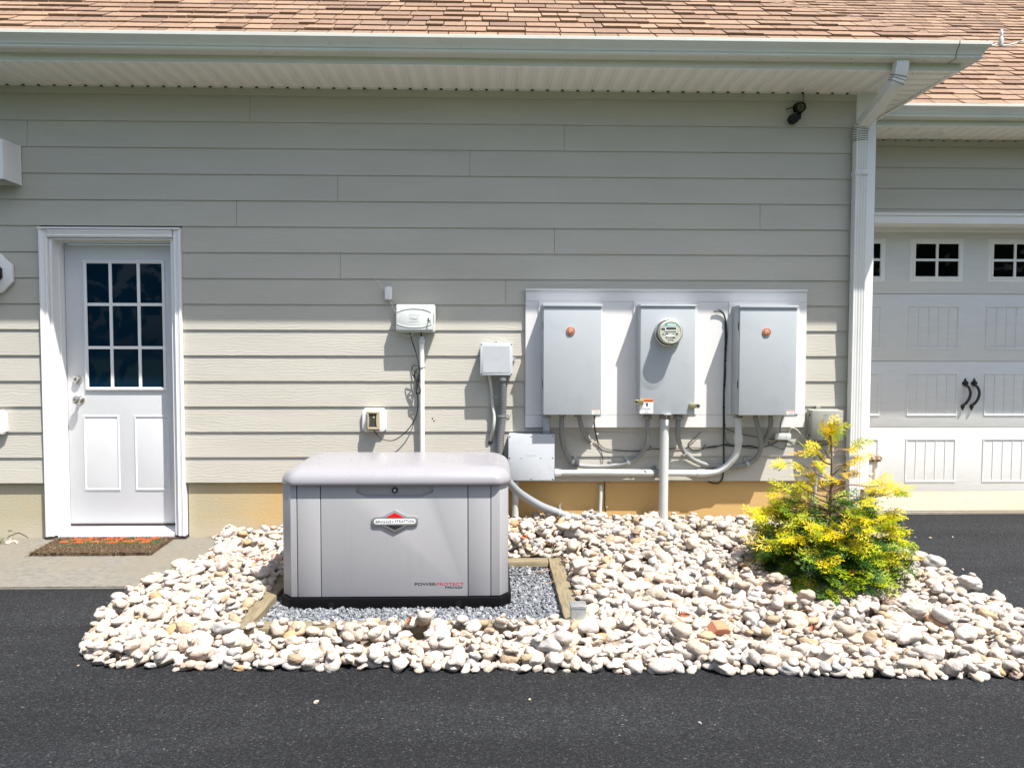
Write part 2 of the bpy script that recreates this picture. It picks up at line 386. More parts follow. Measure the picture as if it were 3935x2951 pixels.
def rockmat(name, c, c2, vein):
    t = NT(name); t.set(0.72, spec=0.3)
    oi = t.n('ObjectInfo'); at = t.n('Attribute', attribute_name='Col')
    co = t.co()
    f = t.noise(co, 16, 6, 0.65, 0.6); g = t.noise(co, 55, 4, 0.6)
    col = t.ramp(f, [(0.32, c2), (0.52, c), (0.75, tuple(min(0.82, x*1.12) for x in c))])
    cr = t.ramp(t.noise(co, 22, 6, 0.65, 2.2), [(0.465, 0.0), (0.50, 0.65), (0.53, 0.0)])
    col = t.mix(cr, col, vein)
    jit = t.ramp(oi.outputs['Random'], [(0.0, 0.86), (1.0, 1.1)]); col = t.mix(1.0, col, jit, 'MULTIPLY')
    t.base(col)
    t.bump(f, 0.75, 0.010); t.bump(g, 0.6, 0.006); t.bump(t.noise(co, 160, 3), 0.25, 0.0015); return t.m
ROCKC = {'white': ((0.480, 0.432, 0.386), (0.385, 0.340, 0.297), (0.23, 0.185, 0.15)),
         'cream': ((0.465, 0.395, 0.32), (0.37, 0.305, 0.24), (0.24, 0.18, 0.13)),
         'grey': ((0.365, 0.35, 0.335), (0.285, 0.276, 0.268), (0.43, 0.41, 0.39)),
         'tan': ((0.375, 0.285, 0.19), (0.305, 0.225, 0.143), (0.22, 0.152, 0.10)),
         'pink': ((0.455, 0.352, 0.288), (0.38, 0.285, 0.226), (0.27, 0.188, 0.143)),
         'orange': ((0.43, 0.275, 0.148), (0.355, 0.215, 0.11), (0.28, 0.157, 0.08))}
RK = list(ROCKC)
for k in RK: M['rock_'+k] = rockmat(k+' stone', *ROCKC[k])
M['gravel'] = pmat('blue grey crushed stone', (0.155, 0.166, 0.185), 0.75, var=0.25, vs_=60, bump=0.4, bs=150)
M['gravel2'] = pmat('dark crushed stone', (0.09, 0.10, 0.115), 0.7, var=0.25, vs_=60, bump=0.4, bs=150)
M['gravel3'] = pmat('pale crushed stone', (0.26, 0.27, 0.28), 0.75, var=0.2, vs_=60, bump=0.4, bs=150)
M['soil'] = pmat('soil under the stones', (0.16, 0.13, 0.10), 0.95, var=0.3, vs_=30, bump=0.8, bs=60)
def timber():
    t = NT('weathered timber'); t.set(0.8, spec=0.25)
    wv = t.n('TexNoise', i_Scale=6.0, i_Detail=8.0, i_Roughness=0.7); t.l(t.co((1.5, 22, 22)), wv.inputs['Vector'])
    wy = t.n('TexNoise', i_Scale=6.0, i_Detail=8.0, i_Roughness=0.7); t.l(t.co((22, 1.5, 22)), wy.inputs['Vector'])
    t.f = wv.outputs['Fac']
    return t, wv.outputs['Fac'], wy.outputs['Fac']
for nm in ('x', 'y'):
    t, fx, fy = timber(); t.m.name = 'weathered timber '+nm; f = fx if nm == 'x' else fy
    t.base(t.ramp(f, [(0.3, (0.10, 0.08, 0.047)), (0.5, (0.18, 0.15, 0.095)), (0.7, (0.24, 0.205, 0.14))])); t.bump(f, 0.7, 0.004)
    M['timber'+nm] = t.m
def attrmat(name, rough, bump=None, trans=0.0):
    t = NT(name); t.set(rough, spec=0.3); a = t.n('Attribute', attribute_name='Col')
    n = t.ramp(t.noise(t.co(), 45, 3), [(0.3, 0.84), (0.7, 1.14)]); c = t.mix(1.0, a.outputs['Color'], n, 'MULTIPLY'); t.base(c)
    if bump: t.bump(t.noise(t.co(), bump, 3), 0.5, 0.004)
    if trans:
        tl = t.n('BsdfTranslucent'); t.l(c, tl.inputs['Color']); mx = t.n('MixShader'); mx.inputs[0].default_value = trans
        t.l(t.b.outputs[0], mx.inputs[1]); t.l(tl.outputs[0], mx.inputs[2]); t.l(mx.outputs[0], t.out.inputs[0])
    return t.m
M['shingle'] = attrmat('asphalt shingle', 0.9, 220)
M['leaf'] = attrmat('scale foliage', 0.55, None, 0.35)
M['coir'] = attrmat('coir mat', 0.95, 150)
M['straw'] = attrmat('woven seagrass', 0.8, 150)
M['bark'] = pmat('bark', (0.17, 0.11, 0.075), 0.9, var=0.25, vs_=30, bump=0.6, bs=80)
M['twig'] = pmat('dry twig', (0.34, 0.21, 0.12), 0.8, var=0.2, vs_=30)
M['dryleaf'] = pmat('dry oak leaf', (0.27, 0.085, 0.03), 0.6, var=0.3, vs_=40)
M['brickred'] = pmat('brick fragment', (0.42, 0.17, 0.095), 0.85, var=0.12, vs_=25, bump=0.5, bs=120)
M['grass'] = pmat('grass blades', (0.06, 0.13, 0.025), 0.6, var=0.3, vs_=50)
# ================================================================ ground
def sheet(name, pts, mat, label, loc=(0, 0, 0)):
    bm = B(); bm.faces.new([bm.verts.new(p) for p in pts]); bmesh.ops.recalc_face_normals(bm, faces=bm.faces[:])
    for f in bm.faces:
        if f.normal.z < 0: f.normal_flip()
    o = obj(name, bm, mat, None, None); return meta(o, label, None, None, 'structure')
bm = B(); rows = []
for y in (-250, -9.0, -4, -2, 0, 1.0, 30):
    rows.append([bm.verts.new((x, y, asph(y)+0.0)) for x in (-250, -8, 0, 8, 250)])
for a, b in zip(rows, rows[1:]):
    for i in range(4): bm.faces.new((a[i], a[i+1], b[i+1], b[i]))
meta(obj('driveway', bm, M['asphalt'], None, None), 'black sealed asphalt driveway in front of the house', None, None, 'structure')
bm = B(); bm.faces.new([bm.verts.new(p) for p in ((-120, -120, -0.17), (120, -120, -0.17), (120, -10.5, asph(-9)+0.02), (-120, -10.5, asph(-9)+0.02))])
meta(obj('lawn', bm, pmat('lawn', (0.075, 0.13, 0.03), 0.9, var=0.35, vs_=2.0, bump=0.8, bs=40), None, None), 'unseen green lawn added behind the camera for its bounce light', None, None, 'structure')  # unseen ground plane, added to bounce green light into the shaded wall and soffit
tq = random.Random(77); tvv = []; tff = []; tcc = []
for k in range(5200):      # line of trees across the drive, seen only in the window glass
    cx = tq.uniform(-45, 45); hgt = 7.5+2.5*math.sin(cx*0.35)+1.5*math.sin(cx*0.9+1); p = Vector((cx, -27+tq.gauss(0, 1.6), tq.uniform(0.0, 1.0)**0.8*hgt)); s_ = tq.uniform(0.25, 0.6)
    u = Vector((tq.gauss(0, 1), tq.gauss(0, 1), tq.gauss(0, 1))).normalized(); v2 = u.orthogonal().normalized(); b = len(tvv); tvv += [(p+u*s_)[:], (p+v2*s_)[:], (p-u*s_)[:], (p-v2*s_)[:]]; tff.append((b, b+1, b+2, b+3)); c_ = tq.choice(((0.05, 0.10, 0.02), (0.035, 0.075, 0.016), (0.065, 0.12, 0.025))); tcc += [(*c_, 1)]*4
meta(npobj('tree_line', np.array(tvv), np.array(tff), [M['leaf']], None, None, False, None, np.array(tcc)), 'line of leafy trees across the lawn behind the camera', 'trees', None, 'stuff')
# concrete landing at the entry door
sl_ = SZ(0, 1272*1.779, asph(-0.95)); sr_ = SZ(312*1.779, 1272*1.779, asph(-0.95))
bm = B()
zt = 0.098; zf = asph(-0.95)+0.012
P = [(-4.6, 0.03), (-4.6, -0.95), (sr_.x+0.35, -0.95), (-1.93, 0.03)]
top = [bm.verts.new((-3.42, 0.03, zt)), bm.verts.new((-4.15, -0.95, zf)), bm.verts.new((-1.75, -0.95, zf)), bm.verts.new((-1.80, 0.03, zt))]
bot = [bm.verts.new((v.co.x, v.co.y, -0.2)) for v in top]
bm.faces.new(top)
for i in range(4): bm.faces.new((top[i], bot[i], bot[(i+1) % 4], top[(i+1) % 4]))
bmesh.ops.recalc_face_normals(bm, faces=bm.faces[:])
es = [e for e in bm.edges if all(v.co.z > -0.1 for v in e.verts)]
bmesh.ops.bevel(bm, geom=es, offset=0.008, segments=2, affect='EDGES')
meta(obj('landing', bm, M['slab'], None, 40), 'stained concrete landing in front of the white entry door', None, None, 'structure')
# garage apron
bm = B(); ya, yb = 0.69, 1.56; zA, zB = 0.118, 0.128
v = [(2.2, yb, zB), (2.2, ya, zA), (9, ya, zA), (9, yb, zB)]
top = [bm.verts.new(p) for p in v]; bot = [bm.verts.new((p[0], p[1], -0.2)) for p in v]
bm.faces.new(top)
for i in range(4): bm.faces.new((top[i], bot[i], bot[(i+1) % 4], top[(i+1) % 4]))
bmesh.ops.recalc_face_normals(bm, faces=bm.faces[:])
bmesh.ops.bevel(bm, geom=[e for e in bm.edges if all(q.co.z > 0 for q in e.verts)], offset=0.012, segments=2, affect='EDGES')
meta(obj('garage_apron', bm, M['apron'], None, 40), 'pale concrete apron under the garage door', None, None, 'structure')
# ================================================================ house
H = thing('house', 'grey beige lap sided house with brown shingle roof and attached garage', 'house', (0, 0.6, 0.0))
Z0, SX = 1.7366+ZC, 0.1778
ZS = 1.797+ZC; YF = -0.46; XC = 2.708; XE = 3.01
DL, DR, DT = S(166, 1300).x, S(706, 1300).x, S(430, 884).z     # outer edges of the door casing
def board(bm, x0, x1, zb, h=SX, axis='X', off=0.0):
    pr = [(-0.0125, zb), (-0.0035, zb+h+0.004), (0.004, zb+h+0.004), (-0.0045, zb)]
    if axis == 'X': prism(bm, [(p[0]+off, p[1]) for p in pr], x0, x1, axis='X')
    else: prism(bm, [(off-p[0], p[1]) for p in pr], x0, x1, axis='Y')
seams = {1: [543], 2: [63, 1218], 3: [1015], 4: [730], 5: [511, 1642], 6: [1198], 7: [734], 8: [1093], 13: [1655], 9: [-90], 12: [-60]}
bm = B()
for i in range(1, 16):
    zb = Z0-i*SX; g = 0.0012
    segs = [(-4.6, XC-0.14)]
    if zb < DT-0.01: segs = [(-4.6, DL-0.002), (DR+0.002, XC-0.14)]
    elif zb < DT+SX-0.02: segs = [(-4.6, XC-0.14)]
    for sx in seams.get(i, []):
        xx = V(sx, 400).x; ns = []
        for a, b in segs: ns += [(a, xx-g), (xx+g, b)] if a < xx < b else [(a, b)]
        segs = ns
    for a, b in segs: board(bm, a, b, zb)
box(bm, (-4.6, -0.019, Z0+0.001), (XC-0.155, 0.004, ZS-0.012))
obj('wall_siding', bm, M['siding'], H, None)
bm = B()   # sheathing behind the boards
zlo = Z0-15*SX+0.004
for a, b, c_, d_ in ((-4.6, DL+0.01, zlo, ZS), (DR-0.01, XC, zlo, ZS), (DL+0.01, DR-0.01, DT-0.01, ZS)): box(bm, (a, 0.0045, c_), (b, 0.12, d_))
obj('wall_sheathing', bm, M['groove'], H, None)
bm = B(); zb = Z0-15*SX
box(bm, (-4.6, 0.016, -0.3), (DL+0.012, 0.25, zb+0.003)); box(bm, (DR+0.008, 0.016, -0.3), (XC-0.01, 0.25, zb+0.003))
box(bm, (XC-0.2, 0.25, -0.3), (XC-0.012, 1.2, zb+0.003))
fo = obj('foundation', bm, M['stucco'], H, None)
# crack in the parging beside the landing
bm = B(); cp = [(62, 1255), (75, 1235), (110, 1225), (125, 1213), (160, 1206), (190, 1218), (225, 1236), (248, 1258)]
pts = [k4(a, b, 0.0155) for a, b in cp]
tube(bm, pts, 0.0022, 6, False); tube(bm, [k4(68, 1190, 0.0155), k4(85, 1188, 0.0155), k4(103, 1193, 0.0155)], 0.002, 6, False)
obj('foundation_crack', bm, M['groove'], H)
bm = B()
for X_, Y_ in ((553, 638), (1037, 669)):
    lathe(bm, V(X_, Y_, -0.0095), (0, -1, 0), [(0.0035, 0), (0.0035, 0.0015), (0, 0.0016)], 8)
obj('nail_heads', bm, M['pvc'], H)['kind'] = 'stuff'
# bottom starter strip shadow line and corner board
bm = B(); prism(bm, [(2.552, -0.024), (2.552, 0.0), (XC-0.035, 0.0), (XC-0.035, 0.12), (XC-0.016, 0.12), (XC-0.016, -0.024)], zb-0.06, ZS-0.001, axis='Z')
obj('corner_board', bm, M['trim'], H, None)
# return wall towards the garage
bm = B()
for i in range(1, 16): board(bm, 0.122, 1.2, Z0-i*SX, axis='Y', off=XC-0.04)
obj('wall_siding', bm, M['siding'], H, None)
# soffit
def soffit(bm, u0, u1, v0, v1, z, ph, axis):
    pr = []; n0 = math.floor((u0-ph)/0.1047)-1; n1 = math.ceil((u1-ph)/0.1047)+1
    for n in range(n0, n1):
        b = ph+n*0.1047
        pr += [(b-0.012, z), (b-0.009, z-0.005), (b-0.003, z-0.005), (b-0.001, z-0.002), (b+0.003, z-0.002), (b+0.005, z-0.005), (b+0.014, z-0.005), (b+0.017, z)]
    pr = [(min(max(a, u0), u1), zz) for a, zz in pr]
    a_ = [bm.verts.new((p[0], v0, p[1]) if axis == 'x' else (v0, p[0], p[1])) for p in pr]
    b_ = [bm.verts.new((p[0], v1, p[1]) if axis == 'x' else (v1, p[0], p[1])) for p in pr]
    for i in range(len(pr)-1):
        if pr[i+1][0]-pr[i][0] > 1e-6: bm.faces.new((a_[i], a_[i+1], b_[i+1], b_[i]))
ph = S(36, 325).x
bm = B(); soffit(bm, -4.6, XC+0.02, -0.455, 0.0, ZS, ph, 'x')
box(bm, (-4.6, -0.459, ZS-0.008), (XE-0.0, -0.432, ZS-0.0035))
obj('soffit', bm, M['soffit'], H, None)
bm = B()
for n_ in range(-12, 58):
    b_ = ph+n_*0.1047
    if -4.5 < b_ < XC-0.16: prism(bm, [(b_-0.010, ZS-0.0135), (b_+0.003, ZS-0.0030), (b_+0.016, ZS-0.0135)], -0.030, -0.0245)
obj('groove_end_shade', bm, M['black'], H, None)['kind'] = 'stuff'  # solid black wedges put in as the shade inside the open groove ends
bm = B(); soffit(bm, -0.455, 0.80, XC+0.0205, XE, ZS+0.001, 0.02, 'y')
box(bm, (XE-0.026, -0.43, ZS-0.008), (XE+0.001, 0.78, ZS-0.0035))
obj('soffit', bm, M['soffity'], H, None)
bm = B(); box(bm, (-4.6, -0.024, ZS-0.0115), (XC-0.156, -0.0005, ZS-0.0005)); obj('soffit_trim', bm, M['trim'], H, None)
bm = B(); box(bm, (-4.6, YF, ZS-0.003), (XE, YF+0.018, ZS+0.18)); box(bm, (XE-0.018, YF+0.0185, ZS-0.003), (XE, 0.80, ZS+0.18))
obj('fascia', bm, M['gutter'], H, None)
GP = [(0.0, 0.0), (0.081, 0.0), (0.085, 0.002), (0.0905, 0.010), (0.0905, 0.013), (0.082, 0.0165), (0.082, 0.022), (0.0905, 0.0255), (0.0935, 0.034), (0.099, 0.046), (0.109, 0.058), (0.118, 0.067), (0.123, 0.0735), (0.1235, 0.0755), (0.127, 0.0765), (0.1275, 0.094), (0.126, 0.0955), (0.108, 0.0955), (0.108, 0.091), (0.121, 0.090), (0.1205, 0.078), (0.105, 0.060), (0.090, 0.04), (0.085, 0.02), (0.080, 0.004), (0.003, 0.004), (0.003, 0.115), (0.0, 0.115)]
def gutter(bm, prof, stations):
    rings = [[bm.verts.new(f(o, z)) for o, z in prof] for f in stations]; n = len(prof)
    for a, b in zip(rings, rings[1:]):
        for j in range(n): bm.faces.new((a[j], a[(j+1) % n], b[(j+1) % n], b[j]))
    bm.faces.new(rings[0]); bm.faces.new(rings[-1][::-1]); bmesh.ops.recalc_face_normals(bm, faces=bm.faces[:])
ZG = ZS+0.040
bm = B(); gutter(bm, GP, [lambda o, z: (-4.6, YF-o, ZG+z), lambda o, z: (XE+o, YF-o, ZG+z), lambda o, z: (XE+o, 0.70, ZG+z)])
gt = obj('gutter', bm, M['gutter'], H, 25)
GS = [(o+0.0012 if o > 0.04 else o, z-0.0012 if z < 0.01 else z) for o, z in GP]
bm = B(); xs = S(3680, 200, -0.57).x; gutter(bm, GS, [lambda o, z: (xs, YF-o, ZG+z), lambda o, z: (xs+0.005, YF-o, ZG+z)])
obj('gutter_seam', bm, M['groove'], gt, 25)
# shingles
def shingles(name, org, U, Vd, rows, rng_u, mats, parent, seed, expo=0.138, vmin=0.11, vmax=0.25):
    rr = random.Random(seed); N = Vector(U).cross(Vector(Vd)).normalized(); org = Vector(org); U = Vector(U); Vd = Vector(Vd)
    if N.z < 0: N = -N
    vs_, fs, cl = [], [], []
    pal = [(0.225, 0.147, 0.100), (0.243, 0.160, 0.108), (0.208, 0.134, 0.092), (0.23, 0.151, 0.102), (0.18, 0.115, 0.081), (0.255, 0.168, 0.113)]
    for i in range(rows):
        s0 = i*expo; s1 = s0+expo+0.03; a0, b0 = rng_u(s0); a1, b1 = rng_u(s1); u = a0-rr.random()*0.3
        while u < b0:
            wd = rr.uniform(vmin, vmax); th = rr.choice((0.008, 0.009, 0.010, 0.016)); sk = rr.uniform(-0.004, 0.004)
            u0 = max(u, a0); u1 = min(u+wd-0.007, b0); t0 = max(u, a1); t1 = min(u+wd-0.007, b1)
            if u1-u0 > 0.01:
                if t1 < t0: t0 = t1 = min(max(u, a1), b1)
                c = rr.choice(pal); k = rr.uniform(0.86, 1.08); c = [x*k for x in c]+[1]
                dd = rr.uniform(-0.004, 0.004); b = len(vs_); lift = 0.004
                for uu, ss, nn in ((u0, s0+dd, th+lift), (u1, s0+dd+sk, th+lift), (t1, s1, 0.002), (t0, s1, 0.002), (u0, s0+dd, -0.004), (u1, s0+dd+sk, -0.004), (t1, s1, -0.004), (t0, s1, -0.004)):
                    p = org+U*uu+Vd*ss+N*nn; vs_.append(p[:]); cl.append(c)
                fs += [(b, b+1, b+2, b+3), (b+4, b+5, b+1, b), (b+5, b+6, b+2, b+1), (b+7, b+4, b, b+3)]
            u += wd
    return npobj(name, np.array(vs_), np.array(fs), mats, parent, None, False, None, np.array(cl))
PH = R(35.3); cs, sn = math.cos(PH), math.sin(PH)
ZR = ZG+0.104; YR = -0.51
XR = XE+0.05
hip = lambda s: (-4.7, XR - s*cs)
shingles('roof', (0, YR, ZR), (1, 0, 0), (0, cs, sn), 26, hip, [M['shingle']], H, 3)
shingles('roof', (XR, 0, ZR), (0, 1, 0), (-cs, 0, sn), 26, lambda s: (YR + s*cs, 3.2), [M['shingle']], H, 4)
# hip cap
bm = B(); p0 = Vector((XR, YR, ZR)); hd = Vector((-cs, cs, sn))
for i in range(24):
    a = p0+hd*(i*0.135); b = p0+hd*(i*0.135+0.16); qa = Vector((-0.13, 0, 0)); qb = Vector((0, 0.13, 0)); lz = Vector((0, 0, 0.014)); hz = Vector((0, 0, 0.020))
    vv = [bm.verts.new(x) for x in (a+qa, a+hz, a+qb, b+qb, b+lz, b+qa)]
    bm.faces.new((vv[0], vv[1], vv[4], vv[5])); bm.faces.new((vv[1], vv[2], vv[3], vv[4]))
hc = obj('roof_hip_cap', bm, M['shingle'], H, None)
a = hc.data.color_attributes.new('Col', 'FLOAT_COLOR', 'POINT')
a.data.foreach_set('color', np.tile(np.array([0.20, 0.135, 0.093, 1], np.float32), len(hc.data.vertices)))
bm = B(); prism(bm, [(YR+0.03, ZR-0.012), (YR+0.03+3*cs, ZR-0.012+3*sn), (YR+0.03+3*cs, ZR-0.05+3*sn), (YR+0.03, ZR-0.05)], -4.7, 0.6, axis='X'); obj('roof_deck', bm, M['groove'], H, None)
# ------------------------------------------------ garage wing
YG, YD = 1.20, 1.492; YGF = 0.78; ZSG = 1.812+ZC; ZGG = ZSG+0.040
GH = kd(1000, 200, YG).z      # bottom of the garage siding
bm = B(); kk = 0
SG = SX
zt0 = k2(1500, 1252, YG).z
for i in range(1, 12):
    zb2 = zt0-i*SG
    if zb2+SG < GH+0.01: break
    board(bm, XC+0.01, 9.0, max(zb2, GH), min(SG, zb2+SG-max(zb2, GH)), off=YG)
box(bm, (XC+0.01, YG-0.019, zt0+0.001), (9, YG+0.004, ZSG-0.004))
obj('garage_siding', bm, M['siding'], H, None)
bm = B(); box(bm, (XC+0.01, YG+0.0045, GH-0.02), (9, YG+0.1, ZSG)); obj('wall_sheathing', bm, M['groove'], H, None)
bm = B(); phg = S(3280+365/3.377, 340+685/3.377, YG).x
soffit(bm, XC, 9.0, YGF+0.005, YG, ZSG, phg, 'x'); box(bm, (XC+0.3, YGF, ZSG-0.008), (9, YGF+0.026, ZSG-0.0035))
obj('garage_soffit', bm, M['soffit'], H, None)
bm = B(); box(bm, (2.6, YGF, ZSG-0.003), (9, YGF+0.018, ZSG+0.18)); obj('garage_fascia', bm, M['gutter'], H, None)
bm = B(); gutter(bm, GP, [lambda o, z: (2.75, YGF-o, ZGG+z), lambda o, z: (9, YGF-o, ZGG+z)]); obj('garage_gutter', bm, M['gutter'], H, 25)
shingles('garage_roof', (0, YGF-0.05, ZGG+0.104), (1, 0, 0), (0, cs, sn), 46, lambda s: (2.2-s*cs*0.9, 11), [M['shingle']], H, 9)
bm = B(); prism(bm, [(YGF, ZGG+0.09), (YGF+5*cs, ZGG+0.09+5*sn), (YGF+5*cs, ZGG+0.04+5*sn), (YGF, ZGG+0.05)], 3.2, 11, axis='X'); obj('roof_deck', bm, M['groove'], H, None)
bm = B()
for n_ in range(0, 64):
    b_ = phg+(n_-6)*0.1047
    if b_ > XC+0.02: prism(bm, [(b_-0.010, ZSG-0.0135), (b_+0.003, ZSG-0.0030), (b_+0.016, ZSG-0.0135)], YG-0.026, YG-0.0205)
obj('groove_end_shade', bm, M['black'], H, None)['kind'] = 'stuff'  # same black wedges for the shade in the groove ends at the garage wall
# recessed soffit light
bm = B(); pc = S(3280+1010/3.377, 340+620/3.377, YG-0.17); pc.z = ZSG-0.003
lathe(bm, pc, (0, 0, -1), [(0.0, 0.001), (0.058, 0.001), (0.062, 0.003), (0.080, 0.005), (0.094, 0.003), (0.096, -0.004)]); obj('soffit_light', bm, M['trim'], H)
# header trim, header underside, jambs
t1 = kd(1000, 200, YG).z; t2 = kd(1000, 308, YG).z
bm = B(); box(bm, (XC+0.012, YG-0.03, t2), (9, YG+0.03, t1-0.02)); box(bm, (XC+0.012, YG-0.042, t1-0.0195), (9, YG+0.03, t1)); obj('garage_trim', bm, M['trim'], H, None)
dzt = kd(1000, 396, YD).z
bm = B(); z1 = t2
box(bm, (XC+0.012, YG+0.031, z1+0.0), (9, YD-0.12, z1+0.05)); box(bm, (XC+0.012, YD-0.1195, dzt+0.035), (9, YD-0.06, z1+0.05)); box(bm, (XC+0.012, YD-0.0595, dzt), (9, YD+0.02, z1+0.05))
obj('garage_header', bm, M['trim'], H, None)
bm = B(); box(bm, (XC-0.1, YG-0.0, 0.0), (XC+0.011, YD+0.2, ZSG)); obj('garage_jamb', bm, M['trim'], H, None)
# rings: nested rectangles with depth offsets, centre filled
def ring(bm, x0, z0, x1, z1, y, prof, fill=True):
    rs = []
    for ins, dy in prof:
        rs.append([bm.verts.new(p) for p in ((x0+ins, y+dy, z0+ins), (x1-ins, y+dy, z0+ins), (x1-ins, y+dy, z1-ins), (x0+ins, y+dy, z1-ins))])
    for a, b in zip(rs, rs[1:]):
        for i in range(4): bm.faces.new((a[i], a[(i+1) % 4], b[(i+1) % 4], b[i]))
    if fill: bm.faces.new(rs[-1])
def garage_door_mat():
    t = NT('embossed garage door paint'); t.set(0.42, spec=0.45); t.base(t.ramp(t.noise(t.co((2, 1, 12)), 3, 4), [(0.3, (0.60, 0.61, 0.61)), (0.7, (0.64, 0.65, 0.65))]))
    t.bump(t.noise(t.co((5, 1, 55)), 4.0, 5, 0.62), 0.5, 0.0028); return t.m
M['gdoor'] = garage_door_mat()
zb_ = ke(1000, 1392, YD).z; zs = [kd(900, 392, YD).z+0.04, kd(900, 1051, YD).z, ke(900, 98, YD).z, ke(900, 746, YD).z, zb_]
c2x = kd(985, 700, YD).x; PX = 0.719
xl = c2x-PX*1.5-0.02
bm = B()
for a, b in zip(zs, zs[1:]): box(bm, (xl, YD, b+0.0015), (xl+4.93, YD+0.045, a-0.0015), 0.004, 2)
pz = [(kd(900, 1170, YD).z, kd(900, 1642, YD).z), (ke(900, 207, YD).z, ke(900, 636, YD).z), (ke(900, 852, YD).z, ke(900, 1284, YD).z)]
hw = (kd(1248, 1400, YD).x-kd(702, 1400, YD).x)/2
cx2 = (kd(1248, 1400, YD).x+kd(702, 1400, YD).x)/2
for col in range(-1, 6):
    cx = cx2+col*PX
    for za, zb3 in pz:
        ring(bm, cx-hw, zb3, cx+hw, za, YD, [(0, 0), (0.006, -0.007), (0.014, -0.007), (0.020, -0.001)], False)
        for j in range(1, 5):
            xx = cx-hw+0.01+(2*hw-0.02)*j/5
            prism(bm, [(xx-0.006, YD+0.001), (xx-0.002, YD-0.005), (xx+0.002, YD-0.005), (xx+0.006, YD+0.001)], zb3+0.016, za-0.016, axis='Z')
gd = obj('garage_door', bm, M['gdoor'], H, 30, label='white carriage style garage door with small four pane windows')
bm = B(); box(bm, (xl, YD-0.004, zb_-0.03), (xl+4.93, YD+0.04, zb_+0.001)); obj('bottom_seal', bm, M['seal'], gd, None)
bm = B(); box(bm, (xl+0.01, YD+0.002, zb_), (xl+4.92, YD+0.04, zs[0]-0.01)); obj('door_core', bm, M['groove'], gd, None)
wz1, wz0 = kd(1000, 462, YD).z, kd(1000, 924, YD).z; whw = (kd(1290, 700, YD).x-kd(722, 700, YD).x)/2; wcx = (kd(1290, 700, YD).x+kd(722, 700, YD).x)/2
gx0, gx1 = kd(778, 690, YD).x-wcx, kd(1228, 690, YD).x-wcx; gz1, gz0 = kd(1000, 516, YD).z, kd(1000, 868, YD).z
for col in range(-1, 6):
    cx = wcx+col*PX; bm = B()
    ring(bm, cx-whw, wz0, cx+whw, wz1, YD, [(0, 0), (0.004, -0.006), (0.012, -0.007), (0.03, -0.009), (0.034, -0.016), (0.046, -0.016), (0.05, -0.006)], False)
    # bars
    mx_, mz_ = cx+(gx0+gx1)/2, (gz0+gz1)/2; bw = 0.0105
    box(bm, (mx_-bw, YD-0.017, gz0-0.006), (mx_+bw, YD-0.004, gz1+0.006)); box(bm, (cx+gx0-0.006, YD-0.0165, mz_-bw), (mx_-bw-0.0002, YD-0.004, mz_+bw)); box(bm, (mx_+bw+0.0002, YD-0.0165, mz_-bw), (cx+gx1+0.006, YD-0.004, mz_+bw))
    wn = obj('window_frame', bm, M['trim'], gd, None)
    bm = B(); box(bm, (cx-whw+0.045, YD-0.006, wz0+0.045), (cx+whw-0.045, YD-0.003, wz1-0.045)); obj('window_pane', bm, M['gpane'], gd, None)
# pair of wrought handles
for hx in (1208, 1295):
    p1 = ke(hx, 300, YD); bm = B(); zt_, zb4 = ke(hx, 262, YD).z, ke(hx, 580, YD).z; Hh = zt_-zb4; xx = p1.x
    sp = [(0, Hh), (0.007, Hh*0.97), (0.009, Hh*0.93), (0.028, Hh*0.87), (0.030, Hh*0.82), (0.016, Hh*0.775), (0, Hh*0.76)]
    o_ = [(xx+a, zb4+b) for a, b in sp]+[(xx-a, zb4+b) for a, b in sp[-2:0:-1]]; prism(bm, o_, YD-0.010, YD-0.001, 0.002)
    sp = [(0, 0), (0.008, Hh*0.05), (0.019, Hh*0.11), (0.017, Hh*0.16), (0.0, Hh*0.2)]
    o_ = [(xx-0.018+a, zb4+b) for a, b in sp]+[(xx-0.018-a, zb4+b) for a, b in sp[-2:0:-1]]; prism(bm, o_, YD-0.010, YD-0.001, 0.002)
    tube(bm, [(xx-0.002, YD-0.01, zb4+Hh*0.79), (xx+0.014, YD-0.035, zb4+Hh*0.72), (xx+0.022, YD-0.05, zb4+Hh*0.56), (xx+0.014, YD-0.05, zb4+Hh*0.40), (xx-0.006, YD-0.04, zb4+Hh*0.25), (xx-0.018, YD-0.01, zb4+Hh*0.15)], 0.0125, 10)
    obj('handle', bm, M['iron'], gd)
# ------------------------------------------------ downspout
bm = B()
dpr = []
for i in range(9):     # fluted front, y axis negative is the front
    u = -0.038+0.0095*i; dpr.append((u, -0.030+(0.0022 if i % 2 else 0.0)))
dpr += [(0.0415, -0.026), (0.0415, 0.026), (0.036, 0.030), (-0.036, 0.030), (-0.0415, 0.026), (-0.0415, -0.026)]
p_top = S(3462, 212, -0.50); p_e1 = S(3460, 258, -0.495)
xw = S(3298, 900, -0.058).x
P = [Vector((p_top.x, -0.50, ZG+0.003)), Vector((p_top.x, -0.50, ZG-0.03)), S(3450, 300, -0.485), S(3425, 345, -0.44), S(3330, 460, -0.13), S(3308, 500, -0.075)]
P += [Vector((xw, -0.058, S(3300, 545, -0.058).z)), Vector((xw, -0.058, 0.22))]
pp = smooth_path(P[:-1], 6)+[P[-1]]
